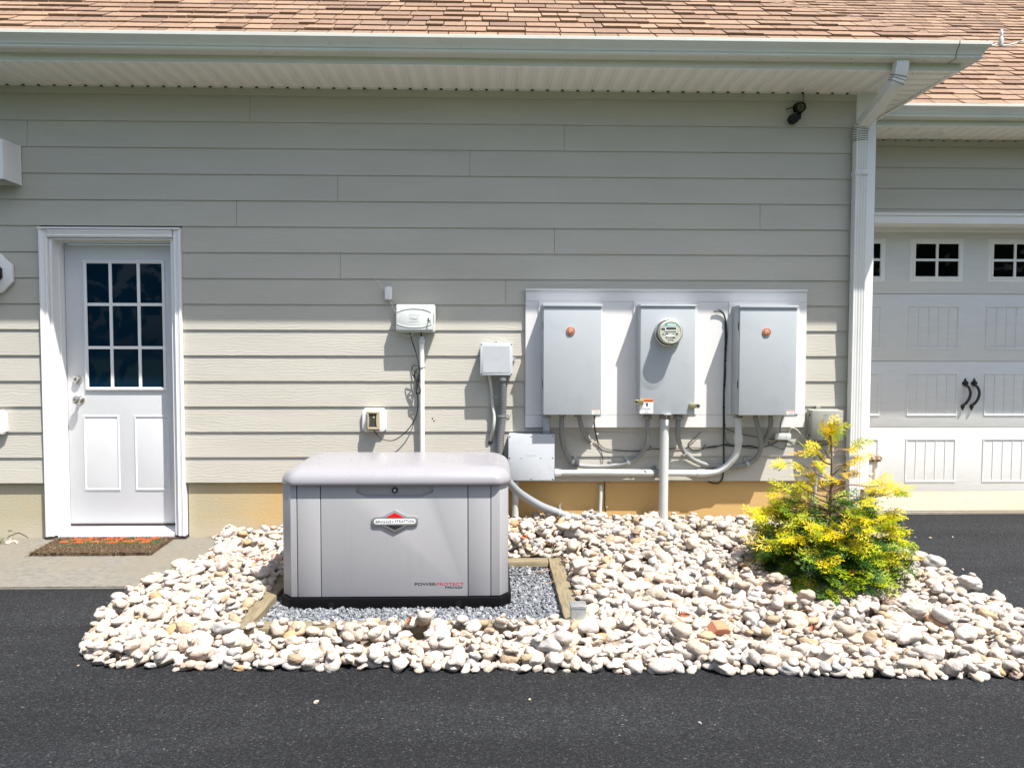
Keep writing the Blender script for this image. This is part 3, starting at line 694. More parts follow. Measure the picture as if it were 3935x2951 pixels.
# profile axes: first = world X, second = along -Y (front negative)
ringsv = []; n = len(pp)
for i in range(n):
    t_ = (pp[min(i+1, n-1)]-pp[max(i-1, 0)]).normalized(); x_ = Vector((1, 0, 0)); x_ = (x_-t_*x_.dot(t_)).normalized(); y_ = x_.cross(t_)
    if y_.y < 0: y_ = -y_
    ringsv.append([bm.verts.new(pp[i]+x_*a+y_*b) for a, b in dpr])
for a, b in zip(ringsv, ringsv[1:]):
    for j in range(len(dpr)): bm.faces.new((a[j], a[(j+1) % len(dpr)], b[(j+1) % len(dpr)], b[j]))
bm.faces.new(ringsv[0]); bm.faces.new(ringsv[-1][::-1]); bmesh.ops.recalc_face_normals(bm, faces=bm.faces[:])
ds = obj('downspout', bm, M['downspout'], H, 25)
# crimp lines of the two elbows
def crimp(i, side=1.0):
    t_ = (pp[min(i+1, n-1)]-pp[max(i-1, 0)]).normalized(); x_ = (Vector((1, 0, 0))-t_*t_.x).normalized(); y_ = x_.cross(t_)
    if y_.y < 0: y_ = -y_
    ring_ = [(a*1.025, b*1.03) for a, b in dpr]; r0 = [bm.verts.new(pp[i]+x_*a+y_*b-t_*0.0022) for a, b in ring_]; r1 = [bm.verts.new(pp[i]+x_*a+y_*b+t_*0.0022) for a, b in ring_]
    for j in range(len(ring_)): bm.faces.new((r0[j], r0[(j+1) % len(ring_)], r1[(j+1) % len(ring_)], r1[j]))
for grp in ((11, 13, 15), (27, 29, 30, 31, 32, 33, 34, 35)):
    for i in grp:
        bm = B(); crimp(i); obj('crimp', bm, M['groove'], ds, None)
for zz, nm in ((S(3300, 667, -0.06).z, 0), (S(3300, 1745, -0.06).z, 1)):
    bm = B(); box(bm, (xw-0.046, -0.0935, zz-0.018), (xw+0.046, -0.022, zz+0.018), 0.003)
    if nm:
        for sx in (-0.018, 0.018): lathe(bm, (xw+sx, -0.0935, zz), (0, -1, 0), [(0.011, 0), (0.011, 0.002), (0.007, 0.003), (0.007, 0.001), (0, 0.001)], 14)
        box(bm, (xw-0.003, -0.096, zz-0.02), (xw+0.003, -0.0936, zz+0.006))
    else: box(bm, (xw-0.002, -0.096, zz-0.016), (xw+0.044, -0.0936, zz+0.016), 0.002)
    obj('strap', bm, M['downspout'], ds)
# ------------------------------------------------ entry door
YS = 0.125
jl, jr, jt = S(203, 1300).x, S(668, 1300).x, S(430, 915).z
zsill = S(450, 2056).z
bm = B()
cas = lambda x0, sgn: [(x0, 0.02), (x0, -0.030), (x0+sgn*0.004, -0.036), (x0+sgn*0.014, -0.036), (x0+sgn*0.02, -0.030), (x0+sgn*0.036, -0.026), (x0+sgn*0.044, -0.030), (x0+sgn*0.052, -0.024), (x0+sgn*0.056, 0.02)]
prism(bm, cas(DL, 1), zsill, DT, axis='Z'); prism(bm, cas(DR, -1), zsill, DT, axis='Z')
tp = [(-p[1], p[0]) for p in cas(0, 1)]
prism(bm, [(y_, DT-q) for q, y_ in cas(0, 1)], DL+0.0565, DR-0.0565, axis='X')
box(bm, (DL, -0.044, DT+0.0005), (DR, 0.0, DT+0.012))
# jambs and stops
box(bm, (DL+0.0566, -0.004, zsill), (jl+0.010, YS+0.06, DT-0.06)); box(bm, (DR-0.0566, -0.004, zsill), (jr-0.010, YS+0.06, DT-0.06)); box(bm, (jl+0.0101, -0.004, jt-0.010), (jr-0.0101, YS+0.06, DT-0.06))
box(bm, (jl+0.0101, YS-0.055, zsill), (jl+0.020, YS+0.05, jt-0.0101)); box(bm, (jl+0.0201, YS-0.055, jt-0.020), (jr-0.0201, YS+0.05, jt-0.0101)); box(bm, (jr-0.020, YS-0.055, zsill), (jr-0.0101, YS+0.05, jt-0.0101))
df = obj('door_frame', bm, M['trim'], H, None)
bm = B(); zth = k4(1000, 1160, YS).z
prism(bm, [(-0.035, zsill-0.012), (-0.035, zsill+0.004), (YS-0.01, zth+0.006), (YS+0.06, zth+0.006), (YS+0.06, zsill-0.012)], jl+0.0205, jr-0.0205, axis='X'); obj('threshold', bm, M['door'], df, None)
bm = B(); box(bm, (DL-0.004, -0.03, zsill-0.03), (DR+0.004, 0.1, zsill-0.0125)); obj('sill_base', bm, M['seal'], df, None)
dl, dr, dt, db = jl+0.024, jr-0.012, jt-0.028, k4(1000, 1130, YS).z
bm = B(); box(bm, (dl, YS, db), (dr, YS+0.044, dt), 0.002)
def dp(p): return (p.x, p.z)
for (xa, ya), (xb, yb2) in (((722, 212), (1013, 850)), ((1153, 212), (1444, 850))):
    a = k4(xa, yb2, YS); b = k4(xb, ya, YS); ring(bm, a.x, a.z, b.x, b.z, YS-0.0002, [(0, 0), (0.004, -0.0055), (0.010, -0.0065), (0.017, -0.001), (0.046, -0.0075)])
a = k3(708, 1690, YS); b = k3(1425, 535, YS)
gx0_, gx1_ = k3(752, 1100, YS).x, k3(1388, 1100, YS).x; gz1_, gz0_ = k3(1000, 585, YS).z, k3(1000, 1632, YS).z
lx0, lx1, lz1, lz0 = gx0_-0.028, gx1_+0.020, gz1_+0.026, gz0_-0.024
dr_ = obj('entry_door', bm, M['door'], H, 30, label='white half glass entry door with nine panes')
bm = B(); ring(bm, lx0, lz0, lx1, lz1, YS-0.0003, [(0, 0), (0.003, -0.012), (0.010, -0.014), (0.014, -0.008), (0.022, -0.006), (0.024, -0.002)], False)
mxs = [k3(941, 760, YS).x, k3(1180, 760, YS).x]; mzs = [k3(1000, 930, YS).z, k3(1000, 1296, YS).z]; hb = 0.0105
for mx_ in mxs: box(bm, (mx_-hb, YS-0.006, gz0_-0.004), (mx_+hb, YS-0.0012, gz1_+0.004))
xs_ = [gx0_-0.004]+mxs+[gx1_+0.004]
for mz_ in mzs:
    for i in range(3): box(bm, (xs_[i]+(hb+0.0002 if i else 0), YS-0.0058, mz_-hb), (xs_[i+1]-(hb+0.0002 if i < 2 else 0), YS-0.0012, mz_+hb))
obj('window_frame', bm, M['trim'], dr_, None)
bm = B(); box(bm, (gx0_-0.012, YS-0.0011, gz0_-0.012), (gx1_+0.012, YS-0.0002, gz1_+0.012)); obj('window_pane', bm, M['pane'], dr_, None)
kn = k4(645, 82, YS-0.05); bm = B(); c0 = Vector((kn.x+0.004, YS, kn.z))
lathe(bm, c0, (0, -1, 0), [(0.0, 0.0), (0.032, 0.0), (0.032, 0.004), (0.026, 0.009), (0.013, 0.012), (0.011, 0.03), (0.018, 0.036), (0.027, 0.045), (0.0285, 0.055), (0.024, 0.066), (0.012, 0.070), (0.009, 0.068), (0, 0.068)]); obj('door_knob', bm, M['nickel'], dr_)
kn = k3(648, 1568, YS-0.02); bm = B(); c0 = Vector((kn.x, YS, kn.z))
lathe(bm, c0, (0, -1, 0), [(0, 0), (0.031, 0), (0.031, 0.006), (0.025, 0.022), (0.016, 0.026), (0.012, 0.024), (0, 0.024)]); box(bm, (c0.x-0.0015, YS-0.026, c0.z-0.005), (c0.x+0.0015, YS-0.0235, c0.z+0.005)); obj('deadbolt', bm, M['nickel'], dr_)
bm = B(); box(bm, (dl+0.001, YS-0.004, db-0.012), (dr-0.001, YS+0.04, db-0.0005)); obj('door_sweep', bm, M['seal'], dr_, None)
# ================================================================ equipment on the wall
YB = -0.036
bd = thing('backboard', 'white painted board on the siding behind the three grey meter boxes', 'backboard', (1.25, -0.02, 0.8))
a = k6(194, 165, YB); b = k7(1360, 1635, YB); zt1, zt2 = k6(600, 300, YB).z, k6(600, 1504, YB).z
bm = B(); g = 0.0008
box(bm, (a.x, YB, zt1+g), (b.x, -0.0135, a.z-0.013)); box(bm, (a.x, YB, zt2+g), (b.x, -0.0135, zt1-g)); box(bm, (a.x, YB, b.z), (b.x, -0.0135, zt2-g))
obj('planks', bm, M['board'], bd, None)
bm = B(); box(bm, (a.x-0.002, YB-0.010, a.z-0.0128), (b.x+0.002, -0.0135, a.z)); obj('cap_strip', bm, M['board'], bd, None)
def plate(x0, x1, z0, z1, zm):
    bm = B(); box(bm, (x0, YB-0.007, zm+0.001), (x1, YB-0.0004, z1), 0.002); box(bm, (x0, YB-0.007, z0), (x1, YB-0.0004, zm-0.001), 0.002)
    obj('mounting_plate', bm, M['board'], bd, None)
YPL = YB-0.007
pl = [(k6(328, 700, YPL), k6(1004, 700, YPL)), (k6(1336, 700, YPL), k6(2016, 700, YPL)), (k7(552, 700, YPL), k7(1306, 700, YPL))]
for (p, q), zz in zip(pl, (k6(400, 905, YPL).z, k6(1350, 913, YPL).z, k7(570, 905, YPL).z)): plate(p.x, q.x, k6(500, 1500, YPL).z, k6(500, 297, YPL).z, zz)
bm = B(); c0 = kz(1062, 195, YB)
lathe(bm, (c0.x, YB, c0.z), (0, -1, 0), [(0.019, 0), (0.019, 0.003), (0.016, 0.003), (0.016, 0.0015), (0.012, 0.0015), (0.012, 0.003), (0.008, 0.003), (0.008, 0.0015), (0, 0.0015)], 20); obj('blank_plug', bm, M['board'], bd)
# two disconnect panels: build one, copy it
YPF = -0.205
p = k6(382, 930, YPF); q = k6(996, 930, YPF); zt_, zb_ = k6(690, 328, YPF).z, k6(690, 1505, YPF).z
W_, H_ = q.x-p.x, zt_-zb_
pn = thing('electrical_panel', 'grey electrical cabinet with copper badge, above the square grey box', 'electrical panel', (p.x, YPL-0.0005, zb_), 'grey cabinets with a copper badge')
x0, x1 = p.x, q.x
bm = B(); box(bm, (x0-0.003, YPF+0.011, zb_+0.004), (x1+0.003, YPL-0.0005, zt_-0.006), 0.003)
obj('enclosure', bm, M['panel'], pn)
bm = B(); box(bm, (x0, YPF, zb_), (x1, YPF+0.0105, zt_-0.022), 0.0035, 3); obj('cabinet_door', bm, M['panel'], pn)
bm = B(); box(bm, (x0-0.006, YPF-0.008, zt_-0.0195), (x1+0.006, YPL-0.0005, zt_), 0.003); obj('rain_hood', bm, M['panel'], pn)
for zz in (zt_-H_*0.19, zt_-H_*0.72):
    bm = B(); box(bm, (x0-0.0052, YPF+0.012, zz-0.026), (x0-0.0031, YPF+0.024, zz+0.026)); obj('hinge', bm, M['black'], pn, None)
bx, bz = x0+W_*0.468, zt_-H_*0.243
bm = B(); lathe(bm, (bx, YPF, bz), (0, -1, 0), [(0.0300, 0), (0.0300, 0.003), (0.028, 0.006), (0.0245, 0.0065), (0.0235, 0.004), (0.019, 0.006), (0.010, 0.0085), (0, 0.009)], 32); bgd = obj('badge', bm, M['copper'], pn)
bm = text_bm('ge', 0.026, 0.020, (bx+0.001, YPF-0.0078, bz-0.003), 0.0035, 0.01); obj('emblem', bm, M['copperl'], bgd, None)
l0, l1 = x1-W_*0.158, x1-W_*0.022; z0, z1 = zb_+0.004, zb_+H_*0.046
bm = B(); box(bm, (l0, YPF-0.0008, z0), (l1, YPF-0.0001, z1)); lb = obj('warning_label', bm, M['paper'], pn, None)
bm = B(); box(bm, (l0+0.002, YPF-0.0012, z1-0.006), (l1-0.002, YPF-0.00085, z1-0.001)); prism(bm, [(l0+0.004, z0+0.006), (l0+0.012, z0+0.006), (l0+0.008, z0+0.013)], YPF-0.0012, YPF-0.00085); obj('printed_band', bm, M['orange'], lb, None)
bm = B()
for j in range(4): box(bm, (l0+0.015, YPF-0.0012, z0+0.004+j*0.0042), (l1-0.003-0.004*(j % 2), YPF-0.00085, z0+0.0052+j*0.0042))
obj('printed_lines', bm, M['pvc'], lb, None)
def copy_tree(o, parent=None):
    c = o.copy(); C.objects.link(c); c.parent = parent
    for ch in list(o.children): copy_tree(ch, c)
    return c
p3_ = copy_tree(pn); q = k7(667, 930, YPF); p3_.location = (q.x, YPL-0.0005, k7(900, 1510, YPF).z)
p3_['label'] = 'grey electrical cabinet with copper badge, beside the dark cable bundle'
# meter box with the electric meter
YMF = -0.168
p = k6(1411, 930, YMF); q = k6(1993, 930, YMF); zt_, zb_ = k6(1700, 333, YMF).z, k6(1700, 1500, YMF).z; x0, x1 = p.x, q.x
mb = thing('meter_box', 'grey meter cabinet with a round glass meter and orange warning sticker', 'meter box', (x0, YPL-0.0005, zb_))
bm = B(); box(bm, (x0-0.001, YMF+0.009, zb_+0.003), (x1+0.004, YPL-0.0005, zt_-0.004), 0.003); obj('enclosure', bm, M['panel'], mb)
bm = B(); box(bm, (x0, YMF, zb_), (x1, YMF+0.0085, zt_-0.017), 0.0035, 3); obj('cover', bm, M['panel'], mb)
bm = B(); box(bm, (x0-0.004, YMF-0.007, zt_-0.0150), (x1+0.004, YPL-0.0005, zt_), 0.003); prism(bm, [(x0+0.12, zt_-0.0005), (x0+0.135, zt_+0.006), (x0+0.225, zt_+0.006), (x0+0.24, zt_-0.0005)], YMF-0.006, YMF+0.03); obj('rain_hood', bm, M['panel'], mb)
mc = kt(752, 862, YMF-0.01); mx, mz = mc.x, mc.z
mt = obj('electric_meter', lathe(B(), (mx, YMF, mz), (0, -1, 0), [(0, 0), (0.094, 0), (0.096, 0.004), (0.097, 0.018), (0.095, 0.026), (0.090, 0.029), (0.086, 0.027), (0.084, 0.022), (0, 0.022)], 48), M['galv'], mb)
bm = lathe(B(), (mx, YMF, mz), (0, -1, 0), [(0.080, 0.0225), (0.0815, 0.034), (0.079, 0.036), (0, 0.036)], 48); obj('gasket', bm, M['black'], mt)
bm = lathe(B(), (mx, YMF, mz), (0, -1, 0), [(0.080, 0.0365), (0.079, 0.060), (0.077, 0.089), (0.074, 0.092), (0.070, 0.0925), (0.068, 0.090), (0, 0.090)], 48); obj('dial_face', bm, M['face'], mt)
bm = lathe(B(), (mx, YMF, mz), (0, -1, 0), [(0.0830, 0.0362), (0.0825, 0.06), (0.081, 0.098), (0.078, 0.104), (0.072, 0.107), (0, 0.108)], 48); obj('glass_cover', bm, M['clear'], mt)
YF_ = YMF-0.0905; sc_ = 0.000157; fx = lambda X: mx+(X-862)*sc_; fz = lambda Y: mz-(Y-850)*sc_+0.001
def fbox(bm, X0, Y0, X1, Y1, d=0.0008, base=0.0): box(bm, (fx(X0), YF_-base-d, fz(Y1)), (fx(X1), YF_-base, fz(Y0)))
bm = B(); fbox(bm, 610, 492, 1110, 606); obj('sticker', bm, M['teals'], mt, None)
bm = B(); fbox(bm, 705, 510, 1065, 592, 0.0004, 0.0009); fbox(bm, 605, 630, 1100, 800, 0.003); fbox(bm, 640, 960, 1010, 1040, 0.0006); obj('printed_plate', bm, M['paper'], mt, None)
bm = B(); fbox(bm, 648, 650, 1082, 748, 0.0006, 0.0031); obj('display', bm, M['lcd'], mt, None)
bm = B(); fbox(bm, 735, 550, 1030, 562, 0.0004, 0.0014); fbox(bm, 450, 680, 590, 735, 0.002); fbox(bm, 640, 900, 740, 935, 0.002); fbox(bm, 1080, 900, 1160, 945, 0.002); fbox(bm, 500, 905, 545, 935, 0.002); fbox(bm, 940, 905, 985, 935, 0.002); fbox(bm, 650, 1098, 1040, 1114, 0.0005); fbox(bm, 735, 1178, 960, 1190, 0.0005); fbox(bm, 735, 1292, 835, 1312, 0.002); fbox(bm, 470, 960, 1040, 968, 0.0004); fbox(bm, 650, 1060, 690, 1082, 0.0005); fbox(bm, 935, 1066, 1060, 1080, 0.0005); fbox(bm, 715, 1228, 780, 1240, 0.0005); fbox(bm, 900, 1226, 985, 1238, 0.0005)
obj('face_marks', bm, M['ink'], mt, None)
# barrel lock brackets
for (X0, Y0, X1, Y1), (cX, cY) in (((205, 388, 375, 515), (178, 450)), ((1590, 496, 1760, 612), (1808, 556))):
    bm = B(); a = km(X0, Y1, YMF-0.016); b = km(X1, Y0, YMF-0.016); box(bm, (a.x, YMF-0.016, a.z), (b.x, YMF-0.0002, b.z), 0.002)
    c_ = km(cX, cY, YMF-0.02); e_ = (a.x if cX < X0 else b.x)
    box(bm, (min(e_, c_.x)-0.0, YMF-0.013, a.z+0.001), (max(e_, c_.x)+0.0, YMF+0.012, b.z-0.001), 0.002)
    bk = obj('lock_bracket', bm, M['brass'], mb)
    bm = B(); lathe(bm, (c_.x, YMF+0.012, c_.z), (0, -1, 0), [(0, 0), (0.0165, 0), (0.0165, 0.03), (0.014, 0.033), (0.010, 0.033), (0.009, 0.030), (0.0, 0.030)], 20); obj('barrel_lock', bm, M['nickel'], bk)
    bm = B(); lathe(bm, (c_.x, YMF+0.012, c_.z), (0, -1, 0), [(0.0, 0.0302), (0.006, 0.0302), (0.006, 0.0325), (0, 0.0325)], 12); obj('keyhole', bm, M['black'], bk)
a = km(258, 750, YMF); b = km(622, 367, YMF)
bm = B(); box(bm, (a.x+0.001, YMF-0.0012, a.z), (b.x, YMF-0.0002, b.z)); wl = obj('warning_label', bm, M['paper'], mb, None, label='white sticker with an orange warning header')
c_ = km(440, 446, YMF)
bm = B(); box(bm, (a.x+0.0012, YMF-0.0016, c_.z), (b.x, YMF-0.00125, b.z)); obj('header_band', bm, M['orange'], wl, None)
tc = km(480, 420, YMF); bm = text_bm('WARNING', km(605, 420, YMF).x-km(340, 420, YMF).x, 0.0095, (tc.x, YMF-0.0018, tc.z), 0.0004, 0.02); obj('lettering', bm, M['ink'], wl, None)
tc = km(440, 631, YMF); bm = text_bm('Do Not Open', km(553, 420, YMF).x-km(328, 420, YMF).x, 0.0080, (tc.x, YMF-0.0014, tc.z), 0.0004, 0.02); obj('lettering', bm, M['ink'], wl, None)
bm = B()
def mpoly(pts): prism(bm, [(km(x, y, YMF).x, km(x, y, YMF).z) for x, y in pts], YMF-0.0016, YMF-0.0013)
mpoly([(440, 470), (470, 462), (485, 490), (480, 520), (485, 555), (455, 568), (432, 545), (440, 520), (430, 500)]); mpoly([(395, 458), (405, 455), (440, 495), (432, 505)]); mpoly([(415, 515), (428, 500), (434, 505), (422, 520)])
obj('pictogram', bm, M['ink'], wl, None)
bm = B()
for y, h_ in ((585, 110), (601, 130), (665, 70), (674, 50), (695, 60), (704, 45), (728, 70), (740, 60)):
    c_ = km(440, y, YMF); box(bm, (c_.x-h_*0.000255, YMF-0.0014, c_.z-0.0007), (c_.x+h_*0.000255, YMF-0.0011-0.0002, c_.z+0.0007))
obj('printed_lines', bm, M['pvc'], wl, None)
a = km(908, 790, YMF-0.02); b = km(1115, 742, YMF-0.02); bm = B(); box(bm, (a.x, YMF-0.022, a.z), (b.x, YMF+0.004, a.z+0.0035), 0.001); prism(bm, [(a.x+0.012, a.z+0.0036), (a.x+0.02, b.z), (b.x-0.003, b.z), (b.x, a.z+0.0036)], YMF-0.006, YMF-0.0005, 0.001); obj('hasp', bm, M['galv'], mb)
c_ = km(985, 860, YMF-0.02); bm = B(); tube(bm, [(c_.x, YMF-0.018, a.z), (c_.x-0.004, YMF-0.022, c_.z), km(990, 925, YMF-0.02)], 0.0016, 6); sl_ = obj('seal_tag', bm, M['copper'], mb)
a = km(948, 1080, YMF-0.02); b = km(1022, 925, YMF-0.02); bm = B(); box(bm, (a.x, YMF-0.024, a.z), (b.x, YMF-0.019, b.z), 0.002); obj('tag', bm, M['paper'], sl_)
# ---------------- junction boxes
def screw(bm, p, r=0.004): lathe(bm, p, (0, -1, 0), [(r, 0), (r, 0.0012), (r*0.5, 0.0012), (r*0.4, 0.0004), (0, 0.0004)], 10)
YJ = -0.115
a = k5(1206, 979, YJ); b = k5(1483, 704, YJ)
jb = thing('junction_box', 'small square grey junction box with three lugs on the siding', 'junction box', ((a.x+b.x)/2, -0.0127, a.z), 'square grey junction boxes')
bm = B(); prism(bm, rrect(a.x+0.004, a.z+0.004, b.x-0.004, b.z-0.004, 0.008), YJ+0.012, -0.0127, 0.001); obj('body', bm, M['pvcbox'], jb)
bm = B(); prism(bm, rrect(a.x, a.z, b.x, b.z, 0.008), YJ, YJ+0.0115, 0.002); ring(bm, a.x+0.018, a.z+0.018, b.x-0.018, b.z-0.018, YJ-0.0002, [(0, 0), (0.002, -0.0012), (0.004, -0.0012)], True); ld = obj('cover', bm, M['pvcbox'], jb)
bm = B()
for sx in (a.x+0.0095, b.x-0.0095):
    for sz in (a.z+0.0095, b.z-0.0095): screw(bm, (sx, YJ, sz))
obj('screws', bm, M['black'], ld)
cx, cz = (a.x+b.x)/2, (a.z+b.z)/2
bm = text_bm('Carlon', 0.062, 0.016, (cx, YJ-0.0013, cz+0.004), 0.0005, 0.0); obj('embossed_lettering', bm, M['pvcbox'], ld, None)
for lx, lz in ((cx-0.002, b.z+0.006), (a.x-0.012, cz), (b.x+0.010, cz)):
    bm = B(); lathe(bm, (lx, -0.0127, lz), (0, -1, 0), [(0, 0), (0.013, 0), (0.013, 0.014), (0.012, 0.0155), (0.006, 0.0155), (0.006, 0.012), (0, 0.012)], 18)
    dxx = cx-lx if abs(lz-cz) < 0.01 else 0; dzz = cz-lz if abs(lz-cz) > 0.01 else 0; s_ = 0.02
    ux = (1 if dxx > 0 else -1)*s_ if dxx else 0; uz = -s_ if dzz else 0
    box(bm, (lx+(ux if ux else -0.013), -0.027, lz+(uz if uz else -0.013)), (lx+(0 if ux else 0.013), -0.0128, lz+(0 if uz else 0.013)))
    lg = obj('lug', bm, M['pvcbox'], jb); bm = B(); screw(bm, (lx, -0.0247, lz), 0.0055); obj('lug_screw', bm, M['black'], lg)
YL = -0.135
a = kb(578, 1475, YL); b = kb(1985, 66, YL)
lj = thing('junction_box', 'large square grey cover box behind the generator lid corner', 'junction box', ((a.x+b.x)/2, -0.0127, a.z), 'square grey junction boxes')
bm = B(); prism(bm, rrect(a.x+0.004, a.z+0.004, b.x-0.004, b.z-0.004, 0.01), YL+0.012, -0.0127, 0.001); obj('body', bm, M['pvcbox'], lj)
bm = B(); prism(bm, rrect(a.x, a.z, b.x, b.z, 0.008), YL, YL+0.0115, 0.002); ld = obj('cover', bm, M['pvcbox'], lj)
bm = B()
for X, Y in ((625, 140), (1278, 138), (1932, 118), (622, 788), (1922, 785), (628, 1435), (1268, 1435), (1922, 1432)): screw(bm, kb(X, Y, YL), 0.0042)
obj('screws', bm, M['black'], ld)
for X in (980, 1575):
    bm = B(); c_ = kb(X, 770, YL); lathe(bm, c_, (0, -1, 0), [(0.0035, 0), (0.0035, 0.003), (0, 0.003)], 10); obj('lug', bm, M['pvcbox'], ld)
c_ = kb(1270, 705, YL); bm = text_bm('Carlon', 0.072, 0.018, (c_.x, YL, c_.z), 0.0005, 0.0); obj('embossed_lettering', bm, M['pvcbox'], ld, None)
# ---------------- conduits
def strap(parent, c, along, r, lug=(0, 0, 1), mat='steel', wdt=0.016, Yw=-0.0127):
    """one hole strap bent over a conduit at c"""
    t_ = Vector(along).normalized(); l_ = Vector(lug); l_ = (l_-t_*l_.dot(t_)).normalized(); n_ = Vector((0, -1, 0)); c = Vector(c); bm = B()
    R_ = r+0.0022; pr = [(-R_, -(c.y-Yw)*-1.0)]
    path = []
    for i in range(9):
        an = R(180-180*i/8); path.append((R_*math.cos(an), R_*math.sin(an)))
    bk = Yw-c.y   # distance from pipe centre back to the wall (positive = behind)
    path = [(-R_, -bk+0.001)]+path+[(R_, -bk+0.0035), (R_+0.028, -bk+0.0035)]
    inn = [(x*(0.92 if abs(x) <= R_ else 1.0), y-0.0018) for x, y in path[::-1]]
    ring_ = path+inn
    a_ = [bm.verts.new(c+l_*x+n_*y-t_*wdt/2) for x, y in ring_]; b_ = [bm.verts.new(c+l_*x+n_*y+t_*wdt/2) for x, y in ring_]
    m_ = len(path)
    for i in range(len(ring_)):
        j = (i+1) % len(ring_); bm.faces.new((a_[i], a_[j], b_[j], b_[i]))
    for i in range(m_-1):
        j = len(ring_)-1-i
        bm.faces.new((a_[i], a_[i+1], a_[j-1], a_[j])); bm.faces.new((b_[i+1], b_[i], b_[j], b_[j-1]))
    lathe(bm, c+l_*(R_+0.015)+n_*(-bk+0.0035), (0, -1, 0), [(0.005, 0), (0.005, 0.003), (0.003, 0.004), (0, 0.004)], 10)
    bmesh.ops.recalc_face_normals(bm, faces=bm.faces[:])
    return obj('strap', bm, M[mat], parent, 40)
def vcyl(bm, p, z0, z1, r): return cyl(bm, (p.x, p.y, z0), (p.x, p.y, z1), r, 22)
def conduit(name, label, pts, r, mat, group=None, ribs=None, curve=True, base=None):
    t = thing(name, label, 'conduit', base or pts[-1], group)
    bm = B(); tube(bm, pts, r, 18, curve, ribs); obj('pipe', bm, M[mat], t, 60 if not ribs else 80); return t
GRP = 'grey conduits under the cabinets'
YC = -0.115
# big riser under the meter
p = k8(1852, 200, -0.10); zt_ = k8(1852, 112, -0.10).z
cd_ = conduit('conduit', 'thick straight grey conduit running from the meter down into the stones', [(p.x, -0.10, zt_), (p.x-0.002, -0.10, 0.08)], 0.031, 'pvcl', GRP, None, False)
bm = B(); vcyl(bm, Vector((p.x, -0.10, 0)), k8(1852, 145, -0.10).z, zt_+0.0, 0.0355); obj('hub', bm, M['pvc'], cd_, 60)
# horizontal run with the sweep up to the right cabinet
Yh = -0.055
pts = [k8(813, 652, Yh), k8(1300, 652, Yh), kz(0, 952, Yh), kz(200, 952, Yh), kz(330, 945, Yh), kz(450, 915, Yh), kz(560, 850, -0.065), kz(650, 760, -0.08), kz(705, 660, -0.09), kz(727, 540, -0.10), kz(727, 400, -0.108), kz(728, 150, -0.11)]
cd_ = conduit('conduit', 'pale conduit running level from the square box then sweeping up to the right cabinet', pts, 0.0235, 'pvcl', GRP)
for (X0, X1) in ((140, 262),):
    bm = B(); cyl(bm, kz(X0, 952, Yh), kz(X1, 952, Yh), 0.0275); obj('coupling', bm, M['pvcl'], cd_, 60)
bm = B(); cyl(bm, k8(815, 650, Yh), k8(850, 650, Yh), 0.029); cyl(bm, k8(850, 651, Yh), k8(877, 651, Yh), 0.026); obj('coupling', bm, M['whitepvc'], cd_, 60)
bm = B(); a = kz(727, 520, -0.102); b = kz(727, 402, -0.108); cyl(bm, a, b, 0.0285); obj('coupling', bm, M['pvcl'], cd_, 60)
bm = B(); a = kz(728, 168, -0.11); b = kz(728, 135, -0.11); cyl(bm, a, b, 0.0295); obj('hub', bm, M['pvc'], cd_, 60)
bm = B(); c_ = k8(1765, 652, Yh); cyl(bm, c_-Vector((0.014, 0, 0)), c_+Vector((0.014, 0, 0)), 0.0285); box(bm, (c_.x-0.012, -0.03, c_.z-0.04), (c_.x+0.012, -0.0128, c_.z+0.04), 0.002); obj('clamp', bm, M['pvc'], cd_, 60)
# stub between left cabinet and the square box
p = k8(737, 200, -0.085); cd_ = conduit('conduit', 'short upright grey conduit joining the left cabinet to the square box', [(p.x, -0.085, k8(737, 112, -0.085).z), (p.x, -0.085, k8(737, 292, -0.085).z)], 0.0255, 'panel', GRP, None, False)
bm = B(); vcyl(bm, Vector((p.x, -0.085, 0)), k8(737, 135, -0.085).z, k8(737, 110, -0.085).z, 0.0285); vcyl(bm, Vector((p.x, -0.085, 0)), k8(737, 292, -0.085).z, k8(737, 252, -0.085).z, 0.029); obj('hub', bm, M['smurf'], cd_, 60)
# flexible loop left cabinet -> meter
Yf2 = -0.035
pts = [k8(885, 112, -0.12), k8(880, 200, -0.11), k8(882, 330, -0.085), k8(905, 430, -0.06), k8(960, 535, Yf2), k8(1045, 585, Yf2), k8(1200, 597, Yf2), k8(1350, 588, Yf2), k8(1500, 560, Yf2), k8(1600, 510, -0.045), k8(1668, 420, -0.07), k8(1690, 300, -0.10), k8(1690, 140, -0.11)]
cd_ = conduit('flexible_conduit', 'grey flexible conduit looping from the left cabinet under to the meter cabinet', pts, 0.0165, 'pvc', GRP)
bm = B(); cyl(bm, k8(885, 122, -0.12), k8(885, 108, -0.12), 0.027); obj('hub', bm, M['pvc'], cd_, 60)
bm = B(); c_ = k8(1690, 130, -0.11); vcyl(bm, c_, km(470, 895, -0.11).z, km(470, 825, -0.11).z, 0.0315); vcyl(bm, c_, km(470, 825, -0.11).z, km(470, 790, -0.11).z, 0.026); obj('hub', bm, M['pvc'], cd_, 60)
strap(cd_, k8(985, 553, Yf2), k8(1045, 585, Yf2)-k8(960, 535, Yf2), 0.0165, (0.3, 0, 1)); strap(cd_, k8(1510, 556, Yf2), k8(1600, 510, Yf2)-k8(1500, 560, Yf2), 0.0165, (-0.1, 0, 1))
bm = B(); cyl(bm, k8(1000, 566, Yf2), k8(1040, 585, Yf2), 0.0175); obj('coupling', bm, M['flex'], cd_, 60)
